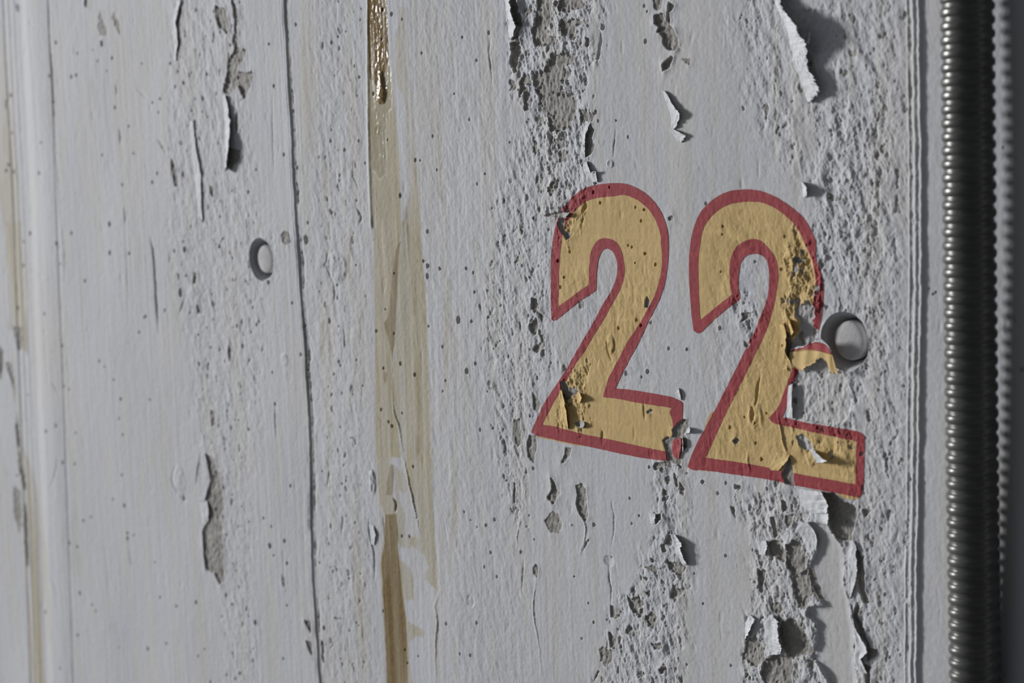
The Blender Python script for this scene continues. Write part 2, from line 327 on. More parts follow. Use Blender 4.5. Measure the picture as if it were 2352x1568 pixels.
 ('B1', [(95, 20), (110, 30), (112, 130), (110, 190), (98, 180), (100, 100)], .8, .15, .4), ('B1', [(745, 1470), (760, 1480), (715, 1560), (700, 1560)], .7, .3, .4), ('B1', [(1100, 755), (1140, 760), (1120, 785)], .9, .3, .5),
 ('B1', [(960, 1150), (1010, 1150), (1000, 1200), (960, 1190)], .7, .7, .5), ('B1', [(1150, 880), (1100, 860), (1140, 910)], .8, .5, .5), ('B1', [(655, 480), (680, 455), (680, 480), (640, 540), (620, 580), (640, 520)], .7, .2, .4),
 # lower right: down to the concrete
 ('B2', [(690, 510), (750, 470), (800, 480), (830, 580), (860, 600), (830, 700), (770, 760), (740, 740), (700, 680), (690, 600)], 1.2, .8, .8), ('B2', [(680, 280), (750, 265), (740, 340), (700, 390), (680, 320)], .8, .5, .5),
 ('B2', [(640, 1090), (740, 1080), (830, 1150), (860, 1230), (900, 1340), (740, 1380), (690, 1340), (650, 1290), (630, 1180)], 1.8, .7, .3), ('B2', [(520, 1400), (600, 1350), (720, 1360), (740, 1450), (720, 1620), (540, 1620), (490, 1500)], 1.2, .5, .6),
 ('B2', [(550, 480), (640, 475), (690, 560), (680, 640), (600, 600), (550, 580)], 1.3, .6, .6), ('B2', [(380, 1240), (450, 1200), (520, 1300), (520, 1400), (450, 1450), (350, 1380)], .9, .7, .5),
 ('B2', [(960, 100), (1060, 110), (1130, 180), (1220, 200), (1240, 300), (1210, 400), (1200, 480), (1110, 470), (1060, 430), (1020, 330), (1010, 250)], 2.2, .6, .2), ('B2', [(730, 750), (860, 690), (890, 880), (860, 980), (800, 1000), (760, 900)], .8, .9, .4),
 ('B2', [(1225, 520), (1250, 560), (1300, 700), (1300, 860), (1330, 950), (1290, 960), (1240, 820), (1230, 650)], 2.0, .4, .9), ('B2', [(1240, 930), (1260, 1000), (1230, 1060), (1300, 1150), (1310, 1220), (1340, 1300), (1400, 1310), (1380, 1360), (1310, 1400), (1310, 1280), (1250, 1170), (1210, 1060)], 1.7, .5, .8),
 ('B2', [(1290, 1420), (1330, 1440), (1350, 1620), (1310, 1620)], 1.6, .5, .8), ('B2', [(570, 960), (650, 950), (670, 1010), (620, 1040), (570, 1010)], .7, .6, .4), ('B2', [(480, 700), (540, 700), (520, 780), (500, 900), (480, 800)], 1.0, .7, .7),
 ('B2', [(570, 290), (610, 280), (615, 370), (640, 420), (600, 450), (585, 370)], .8, .6, .6), ('B2', [(650, 160), (690, 170), (710, 240), (670, 250)], 1.0, .5, .7), ('B2', [(260, 210), (285, 215), (300, 300), (275, 270)], .8, .3, .5),
 ('B2', [(1280, 230), (1350, 240), (1300, 290)], 1.1, .5, .6), ('B2', [(860, 690), (900, 700), (970, 920), (940, 940), (890, 860)], .9, .3, .5),
 # left
 ('L1', [(1600, -40), (1650, 60), (1645, 200), (1645, 320), (1700, 350), (1700, 400), (1650, 440), (1645, 500), (1750, 500), (1755, 560), (1690, 680), (1650, 600), (1590, 650), (1540, 640), (1570, 520), (1575, 420), (1625, 350), (1610, 280), (1630, 180)], 1.1, .7, .6),
 ('L1', [(1490, 40), (1560, 60), (1595, 180), (1575, 235), (1520, 190), (1490, 120)], .8, .6, .5), ('L1', [(1248, 10), (1262, 90), (1230, 170), (1245, 300), (1235, 390), (1212, 250), (1225, 120)], .8, .4, .5),
 ('L1', [(690, 70), (735, 190), (740, 240), (695, 245), (680, 190)], .35, 1, .1), ('L1', [(790, 80), (830, 180), (828, 240), (800, 190), (775, 120)], .35, .8, .1), ('L1', [(1640, 750), (1650, 900), (1630, 930), (1620, 850)], .9, .3, .5),
 ('L1', [(1560, 1010), (1650, 1040), (1660, 1100), (1600, 1170), (1560, 1180)], 1.2, .4, .2), ('L1', [(1180, 1080), (1230, 1170), (1235, 1290), (1210, 1290), (1190, 1180)], .7, .3, .3), ('L1', [(100, 20), (130, 40), (125, 90), (105, 70)], .6, .6, .2),
 ('L1', [(30, 690), (45, 700), (40, 760), (28, 740)], .6, .4, .2), ('L1', [(590, -30), (610, 20), (600, 60), (585, 30)], .7, .5, .3), ('L1', [(1450, 1280), (1480, 1300), (1475, 1370), (1455, 1340)], .8, .4, .5),
 ('L3', [(1400, 0), (1460, 40), (1500, 160), (1530, 330), (1512, 440), (1522, 600), (1537, 800), (1530, 880), (1503, 897), (1465, 820), (1408, 795), (1395, 700), (1384, 520), (1420, 470), (1422, 400), (1400, 320), (1440, 190)], 1.0, .5, .6),
 ('L3', [(110, -60), (140, 60), (160, 150), (165, 250), (150, 260), (120, 110)], .6, .8, .2), ('L3', [(80, 230), (130, 260), (140, 420), (130, 560), (90, 440)], .4, 1.2, .1), ('L3', [(155, 330), (172, 420), (178, 600), (185, 740), (172, 790), (160, 600)], .7, .6, .2),
 ('L2', [(80, 690), (140, 700), (150, 840), (110, 860)], .4, 1.0, .1), ('L2', [(-20, 830), (12, 860), (8, 1000), (-10, 1080)], .8, .6, .2), ('L2', [(30, 940), (70, 960), (95, 1080), (80, 1120)], .6, .7, .2), ('L2', [(95, 1360), (115, 1380), (135, 1540), (110, 1540)], .7, .7, .2),
 ('L2', [(1230, 320), (1248, 340), (1240, 390)], .7, .2, .4), ('L2', [(1345, 310), (1365, 330), (1355, 400), (1335, 390)], .7, .2, .4), ('L2', [(1375, 540), (1385, 590), (1365, 600), (1360, 550)], .8, .3, .5), ('L2', [(1455, 1270), (1480, 1280), (1490, 1370), (1465, 1390)], .7, .3, .3),
 ('L2', [(1365, 930), (1385, 950), (1380, 985)], .8, .3, .5), ('L2', [(1580, 800), (1598, 860), (1590, 960), (1578, 880)], .7, .4, .4),
 ('M2', [(135, 60), (160, 30), (190, 40), (210, 110), (180, 130), (150, 110)], .7, .3, .4), ('M2', [(1750, 1350), (1790, 1330), (1800, 1500), (1775, 1530), (1755, 1460)], .6, .4, .3),
 ('M3', [(295, 1140), (340, 1150), (345, 1240), (325, 1210)], .9, .4, .4), ('M3', [(305, 1280), (340, 1290), (355, 1390), (330, 1360)], .9, .4, .4), ('M3', [(410, 1270), (430, 1300), (430, 1440), (415, 1400)], .6, .4, .3), ('M3', [(138, 815), (165, 860), (160, 920), (140, 880)], .5, .6, .3),
]
for f in FL: flaked(*f)
# an older smooth coat showing at the lower right
flaked('B2', [(870, 330), (1000, 340), (1060, 430), (1100, 480), (1130, 600), (1130, 800), (1170, 950), (1200, 1150), (1210, 1400), (1230, 1640), (1060, 1640), (950, 1440), (880, 1370), (930, 1250), (920, 1100), (850, 1040), (860, 980), (980, 970), (920, 880), (880, 780), (860, 700), (920, 560), (920, 470)], 1.6, .3, .8, 'smooth')
flaked('T3', [(60, 0), (200, -20), (330, 120), (640, 130), (740, 260), (820, 380), (760, 470), (640, 560), (560, 640), (420, 640), (300, 500), (240, 260)], 0.9, .8, 0.0, 'coat')
# small random chips inside the rough zones show the concrete too
chip = sst(0.55, 0.75, fbm(XF, ZF, 6.0, 9.0, 3, 401, 0.55) + 0.30 * (rough - 0.6)) * (rough > 0.25)
bare = np.minimum(bare, np.where(chip > 0.5, -0.3, 9)).astype(np.float32)
H -= smoothed * rough * RELIEF * 0.95
H += lip - depth + (1 - sleek) * (0.30 * smoothed * n_fine + 0.25 * smoothed * n_jag * (depth > 0.5)) - sleek * smoothed * rough * RELIEF * 0.05
H -= 0.5 * chip * (1 - sleek)
bare = np.where((sleek > .5) & (chip > .5), 9, bare).astype(np.float32)

# ------------------------------------------------------------------ bug holes and cracks
PITS = {'M2': [(1150, 37, 9), (1120, 240, 8), (1150, 275, 14), (1147, 343, 12), (1233, 292, 11), (1417, 292, 10), (1467, 320, 8), (1476, 453, 9), (1365, 648, 15), (1457, 658, 9), (1255, 833, 8), (963, 950, 11), (1063, 1027, 11), (1425, 1000, 15), (1487, 950, 10), (1278, 1067, 6), (1257, 1140, 6), (1568, 1142, 5), (1520, 1406, 8), (1607, 1395, 7), (880, 1352, 8), (905, 1383, 9), (830, 1268, 7), (975, 1293, 6), (845, 982, 7), (858, 573, 6), (657, 268, 5), (795, 725, 9), (920, 325, 6), (310, 92, 22), (300, 690, 12), (320, 990, 9), (703, 1102, 5), (1612, 845, 5), (620, 1462, 5), (50, 385, 12), (75, 1010, 8), (215, 530, 7), (95, 1230, 7)],
 'M1': [(1067, 1108, 11), (1215, 1176, 8), (960, 1355, 12), (905, 97, 14), (645, 457, 7), (675, 975, 7), (718, 1130, 6), (835, 272, 8), (1333, 650, 5), (1437, 828, 7), (1547, 1206, 6), (1492, 1273, 7), (690, 62, 6), (57, 305, 8), (88, 595, 9), (1388, 258, 7), (872, 968, 6), (575, 1038, 9), (160, 1070, 9), (530, 255, 7), (225, 770, 9), (252, 1160, 9)],
 'T1': [(1010, 225, 17), (495, 848, 9), (755, 715, 8), (1358, 340, 13), (248, 1165, 5), (975, 990, 6), (1120, 985, 6), (1218, 1122, 6), (45, 1420, 5), (850, 1350, 6), (1370, 95, 8), (320, 735, 6)],
 'N1': [(740, 320, 11), (820, 185, 8), (1123, 755, 12), (1213, 850, 10), (375, 820, 10), (480, 740, 9), (1115, 380, 11), (1090, 475, 9), (1040, 835, 6), (895, 1395, 11), (1010, 700, 7), (680, 230, 10), (1050, 1325, 12), (230, 225, 9), (70, 860, 10), (430, 960, 9)],
 'N2': [(683, 750, 9), (940, 533, 9), (407, 517, 7), (388, 1320, 12), (103, 1500, 10), (395, 835, 7), (910, 815, 10), (1680, 600, 9), (1760, 1105, 11)],
 'N3': [(1483, 233, 11), (960, 440, 14), (1145, 425, 15), (1095, 470, 8), (140, 803, 10), (1770, 50, 14), (1615, 1370, 13), (400, 725, 8), (1165, 1240, 10)],
 'N4': [(695, 960, 11), (785, 705, 9), (238, 1295, 12), (745, 1100, 12), (545, 1340, 18), (920, 125, 6), (690, 790, 11), (595, 740, 8), (1225, 830, 10)],
 'B1': [(717, 352, 10), (565, 750, 5), (672, 955, 7), (713, 1102, 9), (220, 280, 6), (260, 465, 6), (995, 148, 7), (155, 560, 9), (1065, 280, 9), (1550, 20, 10), (1180, 450, 9)],
 'M3': [(1037, 93, 8), (1535, 493, 10), (1010, 570, 7), (60, 633, 14), (1770, 678, 8), (1523, 778, 6), (1430, 457, 5), (1387, 400, 4), (1428, 1380, 9), (430, 1195, 11), (550, 210, 6), (1358, 1370, 6), (15, 445, 7), (160, 600, 9)],
 'L1': [(705, 300, 14), (530, 520, 9), (775, 402, 7), (678, 423, 6), (1108, 685, 8), (795, 745, 8), (890, 875, 8), (708, 1073, 7), (926, 1063, 7), (290, 987, 6), (84, 1192, 8), (48, 1142, 7), (1215, 600, 8), (1097, 778, 6), (850, 1280, 8), (740, 490, 5), (645, 345, 5), (760, 1550, 11), (1180, 440, 9), (1090, 1200, 8), (1720, 1330, 8), (1775, 1175, 6)],
 'L2': [(200, 50, 9), (400, 117, 10), (422, 258, 7), (595, 377, 9), (900, 185, 7), (435, 825, 8), (695, 932, 8), (732, 970, 6), (855, 1440, 7), (765, 183, 10), (110, 565, 9), (313, 605, 7), (1003, 627, 6), (1253, 460, 18), (1283, 160, 16), (1520, 140, 12), (1210, 170, 9), (155, 105, 6), (1640, 690, 9), (1775, 680, 8), (1720, 1405, 8)],
 'L3': [(570, 462, 8), (620, 438, 7), (850, 360, 10), (545, 957, 9), (530, 1245, 7), (415, 1467, 6), (1637, 1503, 10), (870, 583, 9), (835, 150, 6), (1342, 1018, 9), (1745, 1155, 12), (1355, 1385, 6), (1400, 1338, 6), (1255, 310, 10), (1005, 1335, 10), (655, 1080, 6), (630, 1038, 6)],
 'B2': [(45, 960, 9), (220, 590, 10), (1450, 890, 11), (1430, 1110, 9), (225, 30, 9), (300, 60, 14), (330, 60, 12), (545, 75, 9), (870, 630, 9), (640, 735, 7), (430, 545, 7), (1190, 670, 9)],
 'R': [(1180, 1330, 6)], 'P': [(2140, 676, 2.2), (2146, 672, 1.6), (2343, 850, 4), (2022, 697, 3), (1908, 300, 3)]}
for c, L in PITS.items():
    for (a, b, r) in L:
        u, v = px(c, [(a, b)])[0]
        P = wall_mm([(u, v)]); m0 = wall_mm([(u, v + 1)])
        rr = max(0.55, r / CROPS[c][2] * abs(m0[0, 1] - P[0, 1]) * 1.12)
        w = Win(P, rr * 3)
        if not w.ok: continue
        el = 1 + 0.35 * random.random()
        d = np.sqrt(((w.X - P[0, 0]) * 1.0) ** 2 + ((w.Z - P[0, 1]) / el) ** 2) / rr + 0.22 * n_jag[w.s]
        H[w.s] -= (1.3 + 1.5 * rr) * sst(1.12, 0.72, d)
        H[w.s] += 0.10 * np.exp(-((d - 1.5) / 0.4) ** 2)
for k in range(150):                      # pinholes
    x = random.uniform(-900, 95); z = random.uniform(-330, 180); rr = random.choice((.45, .5, .6, .7)) * zdep(x) / .93
    w = Win(np.array([[x, z]]), 3.0)
    if not w.ok: continue
    d = np.sqrt((w.X - x) ** 2 + ((w.Z - z) / 1.3) ** 2) / rr
    H[w.s] -= 1.1 * sst(1.2, 0.6, d)
CR = [('L2', [(1048, 80), (1055, 130), (1068, 230), (1076, 350), (1082, 500), (1090, 620), (1103, 740)], 0.9, 1.1), ('L2', [(870, 0), (880, 200), (888, 400), (890, 600)], 0.45, .4), ('L2', [(1180, 190), (1175, 260)], .5, .5),
      ('L2', [(365, 1080), (410, 1160)], .8, .5), ('L2', [(1275, 510), (1245, 600)], .6, .6), ('L3', [(400, 0), (385, 140), (345, 240)], .7, .4), ('L3', [(1195, 90), (1170, 180), (1190, 240), (1240, 300), (1265, 330)], .6, .6), ('L3', [(1370, 0), (1345, 120), (1340, 220)], .6, .7),
      ('L3', [(880, 640), (890, 760), (930, 800)], .6, .4), ('L3', [(300, 770), (350, 850), (390, 950), (405, 1200)], .7, .35), ('L2', [(440, 0), (455, 200), (455, 400)], .6, .4), ('L1', [(335, 20), (345, 300), (380, 800), (405, 1200), (430, 1560)], .7, .45),
      ('L1', [(800, 580), (805, 660)], .6, .5), ('L1', [(825, 880), (835, 1000)], .7, .6), ('L1', [(865, 1430), (870, 1560)], .6, .5), ('L1', [(1090, 960), (1150, 1060)], .7, .6), ('L1', [(940, 610), (1020, 690)], .6, .35),
      ('T1', [(80, 330), (75, 450), (95, 560), (100, 680)], .45, .5), ('T1', [(990, 250), (995, 330), (980, 420), (975, 480), (905, 520)], .55, 1.1), ('T1', [(1115, 1060), (1105, 1180), (1095, 1290)], .4, .4),
      ('B1', [(160, 300), (120, 430), (130, 500)], .4, -.35), ('B1', [(270, 740), (262, 860), (240, 960), (258, 1100), (290, 1250), (310, 1500)], .4, -.4), ('B1', [(850, 160), (880, 330), (850, 520)], .4, .35), ('B1', [(830, 660), (830, 760), (850, 860), (845, 960)], .45, .5),
      ('B1', [(175, 590), (170, 700), (160, 860), (190, 920)], .45, .4), ('B1', [(575, 190), (600, 250), (640, 320), (660, 400), (610, 580)], .5, -.5), ('N3', [(760, 930), (755, 1000)], .5, .6), ('N3', [(800, 130), (790, 230), (830, 330)], .5, .6), ('N3', [(1110, 690), (1125, 830)], .6, .5),
      ('N1', [(615, 310), (610, 370), (570, 420)], .6, 1.2), ('N4', [(730, 370), (700, 560), (690, 650)], .6, .8), ('N4', [(880, 700), (910, 850), (945, 1000), (965, 1050)], .5, -.7), ('N4', [(660, 640), (670, 780)], .9, 1.2), ('N4', [(620, 1050), (640, 1200)], .5, -.4),
      ('M2', [(460, 170), (445, 260), (470, 340), (500, 390)], .6, .9), ('M2', [(500, 390), (505, 520)], .6, .5), ('M2', [(570, 700), (580, 850)], .6, .5), ('M2', [(100, 1220), (90, 1340), (110, 1470)], .6, .5), ('M1', [(655, 1440), (690, 1500), (680, 1550)], .6, .8), ('M1', [(480, 1440), (500, 1530)], .6, .5),
      ('M1', [(635, 1100), (630, 1220), (670, 1300)], .5, .5), ('M1', [(80, 640), (75, 900), (90, 1200)], .5, .4), ('M3', [(905, 310), (920, 350), (915, 400)], .7, 1.2), ('M3', [(965, 20), (1000, 170), (1050, 400), (1075, 540)], .5, -.6), ('M3', [(1210, 960), (1180, 1050), (1205, 1150), (1185, 1300), (1190, 1560)], .6, -.5),
      ('M3', [(830, 420), (840, 560)], .5, .4), ('M3', [(450, 50), (460, 160), (440, 220), (480, 270)], .5, .5), ('M3', [(735, 450), (730, 560), (770, 660), (770, 860)], .6, .9), ('M3', [(555, 420), (550, 560)], .7, .4), ('M2', [(905, 1150), (910, 1280), (960, 1400), (975, 1560)], .5, -.5)]
for c, L, wd, dp in CR:
    P = smooth_poly(wall_mm(px(c, L)), 2, False); w = Win(P, 5)
    if not w.ok: continue
    d, par = line_d(P, w.X + 0.5 * n_jag[w.s], w.Z)
    tp = np.sin(np.clip(par, 0.02, .98) * math.pi) ** 0.5
    H[w.s] -= np.float32(dp * 1.3) * np.exp(-(d / (wd * 1.1)) ** 2) * tp
# raised blister rims
for c, a, b, ra, rb, hh in [('M2', 520, 280, 75, 110, .8), ('M2', 160, 920, 25, 50, .4), ('L3', 1225, 190, 40, 110, .5), ('L2', 1345, 470, 40, 70, .5), ('B1', 830, 630, 40, 45, -.5), ('T1', 1070, 1340, 30, 35, .7), ('N3', 825, 190, 35, 90, .7), ('B1', 540, 350, 12, 12, .5), ('M3', 1430, 1010, 28, 45, -.5), ('N4', 690, 730, 70, 130, .5), ('M3', 760, 200, 22, 90, .7)]:
    u, v = px(c, [(a, b)])[0]; P = wall_mm([(u, v)]); q = wall_mm([(u + ra / CROPS[c][2], v), (u, v + rb / CROPS[c][2])])
    sx = abs(q[0, 0] - P[0, 0]); sz = abs(q[1, 1] - P[0, 1]); w = Win(P, 2.2 * max(sx, sz))
    d = np.sqrt(((w.X - P[0, 0]) / sx) ** 2 + ((w.Z - P[0, 1]) / sz) ** 2) + 0.12 * n_jag[w.s]
    H[w.s] += np.float32(hh) * (1 - sst(0.75, 1.05, d)) * (0.8 + 0.5 * n_jag[w.s])

# ------------------------------------------------------------------ stains (colour that stays in the paint)
stain = np.zeros((NX, NZ), np.float32); ochre = np.zeros((NX, NZ), np.float32); wet = np.zeros((NX, NZ), np.float32); dirt = np.zeros((NX, NZ), np.float32)
def blot(A, c, pts, amt, soft=0.8, jag=0.8, streak=0.35):
    P = smooth_poly(wall_mm(px(c, pts)), 1); w = Win(P, soft * 3 + 4)
    if not w.ok: return
    d = sdf(P, w.X, w.Z) + np.float32(jag) * (n_jag[w.s] * 0.8 + 1.2 * n_streak[w.s])
    v = np.float32(amt) * sst(soft, -soft, d) * np.clip(1 + streak * n_streak[w.s] * 1.6, 0, 1.6)
    A[w.s] = np.maximum(A[w.s], v)
def drip(A, c, pts, wd, amt, streak=0.5):
    P = smooth_poly(wall_mm(px(c, pts)), 2, False); w = Win(P, wd * 4)
    if not w.ok: return
    d, par = line_d(P, w.X + 0.5 * n_jag[w.s], w.Z)
    v = np.float32(amt) * np.exp(-(d / wd) ** 2) * np.sin(np.clip(par, .03, .97) * math.pi) ** .5 * np.clip(1 + streak * n_streak[w.s] * 2, 0, 1.7)
    A[w.s] = np.maximum(A[w.s], v)
blot(stain, 'M1', [(740, -60), (870, -60), (870, 300), (910, 600), (930, 800), (950, 1000), (960, 1200), (965, 1568), (770, 1568), (745, 1100), (738, 800), (735, 300)], .95, .4, .3, .2)
blot(stain, 'M2', [(775, -40), (975, -40), (955, 130), (945, 400), (930, 700), (905, 950), (905, 1150), (910, 1280), (940, 1350), (960, 1600), (795, 1600), (785, 1000), (785, 600)], .95, .4, .3, .2)
blot(stain, 'M3', [(790, -40), (895, -40), (880, 80), (905, 150), (895, 300), (915, 330), (915, 400), (840, 430), (810, 330), (795, 200)], .85, .6, .5, .2)
blot(stain, 'M1', [(955, 50), (1020, 60), (1022, 180), (1030, 450), (1050, 700), (1060, 1000), (1080, 1200), (1110, 1600), (975, 1600), (1010, 1420), (1035, 1300), (1010, 1050), (1000, 750), (980, 640), (910, 560), (925, 300), (960, 200)], .55, .8, .8, .5)
blot(stain, 'M2', [(975, -40), (1095, -40), (1130, 400), (1150, 720), (1165, 1000), (1185, 1600), (970, 1600), (950, 1400), (910, 1280), (905, 1000), (930, 700), (940, 300), (960, 80)], .62, .8, .8, .5)
blot(stain, 'M3', [(985, -40), (1175, -40), (1178, 500), (1202, 940), (1110, 860), (1140, 780), (1080, 600), (1070, 450), (1010, 260), (985, 100)], .72, .7, .8, .5)
blot(stain, 'M3', [(905, 80), (960, 120), (1000, 230), (980, 270), (940, 260), (945, 330), (985, 440), (980, 560), (1060, 570), (1130, 640), (1110, 700), (1050, 640), (940, 650), (925, 500), (915, 300)], .6, .6, .8, .3)
blot(stain, 'M3', [(940, 720), (1000, 780), (1035, 830), (1040, 1000), (975, 1010), (985, 1150), (1060, 1180), (1110, 1220), (1105, 1260), (1050, 1250), (1000, 1300), (1010, 1450), (1040, 1600), (980, 1600), (955, 1000)], .72, .6, .7, .3)
blot(ochre, 'M1', [(738, -60), (872, -60), (868, 120), (880, 250), (885, 400), (860, 480), (845, 540), (860, 600), (870, 660), (845, 722), (808, 710), (800, 600), (770, 560), (748, 545), (735, 200)], .95, .5, .4, .3)
blot(ochre, 'M2', [(965, 100), (950, 180), (940, 400), (928, 700), (908, 940), (893, 850), (880, 780), (862, 740), (845, 665), (872, 640), (885, 570), (900, 400), (918, 230), (940, 120)], .62, .5, .3, .3)
blot(ochre, 'M2', [(1005, -40), (1025, 0), (1035, 100), (1050, 400), (1070, 640), (1050, 610), (1030, 300), (1000, 50)], .25, .6, .5, .5)
blot(ochre, 'M2', [(843, 1000), (872, 1020), (862, 1095), (842, 1060)], .5, .4, .2, .2)
blot(ochre, 'M3', [(848, 420), (918, 415), (935, 560), (925, 650), (940, 740), (960, 1000), (985, 1150), (990, 1600), (862, 1600), (840, 1200), (826, 900), (815, 720), (838, 640), (838, 520)], .80, .5, .3, .4)
blot(ochre, 'M3', [(820, 880), (870, 800), (880, 1000), (880, 1200), (890, 1600), (855, 1600), (838, 1200)], 1.0, 1.6, .4, .2)
blot(ochre, 'M3', [(878, 80), (905, 80), (908, 160), (895, 290), (850, 285), (862, 170)], .55, .4, .3, .3)
blot(ochre, 'M1', [(780, 880), (825, 870), (815, 940), (785, 930)], .35, .8, .4, .3)
for L in [('M1', [(545, 60), (535, 200), (525, 300)], 1.6, .35), ('M1', [(690, 100), (700, 300)], 1.5, .3), ('M1', [(560, 1000), (580, 1300), (590, 1568)], 1.4, .35), ('M1', [(1175, 60), (1190, 600), (1220, 1100), (1280, 1568)], 3.0, .3), ('M1', [(440, 1100), (440, 1420)], 2.2, .35),
          ('M2', [(620, -40), (615, 150), (600, 280), (630, 450), (635, 580)], 1.6, .62), ('M2', [(640, 800), (650, 1000), (620, 1200), (640, 1400)], 2.2, .4), ('M2', [(1300, -40), (1290, 500), (1280, 1000), (1260, 1500)], 3.2, .28), ('M2', [(1370, 150), (1355, 500), (1330, 750), (1355, 1000), (1345, 1600)], 1.8, .36),
          ('M2', [(700, 100), (690, 700), (700, 1400)], 6, .2), ('M3', [(655, -40), (650, 400), (660, 900), (690, 1250), (700, 1568)], 6, .42), ('M3', [(1325, -40), (1325, 400), (1290, 800)], 2.5, .36), ('M3', [(1385, 900), (1390, 1200), (1310, 1400)], 2.2, .3), ('M3', [(1190, 950), (1185, 1200), (1190, 1568)], 2.0, .45),
          ('M3', [(660, 200), (662, 300)], 1.3, .7), ('M3', [(690, 1220), (695, 1290)], 2.0, .6), ('M1', [(300, 100), (330, 800), (390, 1200)], 9, .2), ('M2', [(430, 500), (420, 800), (450, 1000)], 10, .25), ('M1', [(1100, 300), (1140, 900)], 6, .16), ('M1', [(640, 300), (650, 900), (670, 1500)], 7, .25), ('M1', [(550, 300), (560, 800)], 4, .25)]:
    drip(stain, *L)
for L in [('M2', [(800, 1320), (825, 1350), (850, 1388)], .7, .55), ('M2', [(1075, 900), (1090, 1200), (1095, 1600)], 1.6, .3), ('M2', [(905, 930), (905, 1080), (915, 1240)], .8, .5), ('M2', [(620, 0), (612, 150), (605, 300), (632, 400)], .7, .35), ('M2', [(1345, 780), (1355, 1000), (1340, 1300)], .8, .22),
          ('M1', [(1005, 1420), (985, 1568)], 1.5, .4), ('M1', [(955, 200), (910, 290)], 1.5, .3), ('M3', [(910, 320), (918, 380), (895, 415)], .8, .6), ('M2', [(1095, 1430), (1080, 1600)], 2.4, .4), ('M3', [(1190, 1200), (1185, 1568)], 1.0, .3)]:
    drip(ochre, *L)
blot(stain, 'M3', [(845, 415), (920, 412), (938, 560), (930, 650), (945, 740), (965, 1000), (990, 1150), (1000, 1620), (855, 1620), (836, 1200), (820, 900), (808, 720), (832, 640), (834, 520)], 1.6, .6, .3, .15)
# far left: tan streaks
blot(stain, 'L1', [(-20, 100), (10, 200), (70, 700), (100, 1100), (120, 1600), (10, 1600), (-40, 1200)], .42, 3, 1.5, .7)
blot(stain, 'L2', [(15, -40), (128, -40), (150, 300), (160, 500), (182, 885), (150, 860), (60, 700), (40, 400)], .60, 1.6, 1.0, .9)
blot(stain, 'L3', [(130, -60), (215, 110), (255, 400), (268, 900), (305, 1640), (195, 1640), (182, 1000), (170, 500), (150, 100)], .55, 2.0, 1.0, .9)
blot(stain, 'L3', [(300, 400), (330, 900), (340, 1300), (300, 1300), (280, 800)], .3, 4, 1, .7)
for L in [('L3', [(210, 120), (240, 300), (250, 600), (262, 900), (275, 1200), (292, 1568)], 2.2, .30), ('L2', [(165, 600), (178, 880)], 1.8, .35), ('L2', [(60, 950), (85, 1050), (90, 1200)], 2.2, .6), ('L2', [(105, 1300), (120, 1450), (130, 1568)], 2.0, .5), ('L3', [(185, 800), (195, 1200), (215, 1568)], 2.4, .22)]:
    drip(ochre, *L)
for L in [('L3', [(120, -40), (145, 120), (155, 280), (165, 500), (180, 700)], 2.0, .8), ('L2', [(105, 1300), (115, 1568)], 1.6, .6), ('L2', [(0, 840), (3, 1000)], 3, .6), ('L2', [(45, 650), (60, 720)], 2.5, .4), ('M3', [(305, -40), (335, 200), (360, 500), (370, 760), (385, 900), (400, 1000)], 1.4, .45),
          ('M3', [(325, 1150), (345, 1350), (380, 1568)], 1.8, .5), ('M2', [(265, 300), (285, 600), (310, 950), (335, 1400)], 1.2, .4), ('M1', [(195, 100), (205, 400), (225, 800), (250, 1200), (265, 1568)], 1.2, .35), ('L2', [(100, 700), (115, 850)], 5, .3), ('L3', [(100, 280), (110, 480)], 5, .35)]:
    drip(dirt, *L, 0.8)
blot(wet, 'M1', [(735, -60), (875, -60), (885, 300), (905, 600), (900, 760), (860, 800), (860, 1200), (820, 1250), (745, 1150), (735, 600)], 1.0, 1.5, .8, .6)
blot(wet, 'M2', [(790, -60), (950, -60), (930, 400), (905, 900), (790, 900)], .3, 2, 1, .6)
wl = sst(.3, .9, wet)
H += wl * (0.075 * fbm(XF, ZF, 2.4, 7.0, 2, 601, .55) * (0.4 + 0.6 * sst(.1, .5, n_mid)))
# smooth sagging edge along the wet stain
P = wall_mm(px('M1', [(735, -60), (735, 300), (738, 700), (742, 1100), (760, 1568)])); w = Win(P, 6); d, _p = line_d(P, w.X, w.Z)
H[w.s] += 0.55 * np.exp(-(d / 1.3) ** 2)
del r1, r2, pits, sp, tf, terr

# ------------------------------------------------------------------ the tie holes cut through the skin
HOLES = [dict(c=wall_mm([(1941, 784)])[0], r=15.2, plug=9.8, name='right'), dict(c=wall_mm([(600, 596)])[0], r=15.0, plug=9.6, name='left')]
hole = np.full((NX, NZ), 99.0, np.float32)
for h in HOLES:
    w = Win(h['c'][None, :], 34)
    ang = np.arctan2(w.Z - h['c'][1], w.X - h['c'][0])
    d = np.hypot(w.X - h['c'][0], w.Z - h['c'][1]) - np.float32(h['r'])
    hole[w.s] = np.minimum(hole[w.s], d + 0.25 * n_jag[w.s])
    H[w.s] += 0.5 * np.exp(-np.maximum(d, 0) / 1.2) * np.clip(.4 + n_mid[w.s], 0, 1.5)
    h['base'] = float(np.median(H[w.s][(d > 0) & (d < 4)]))

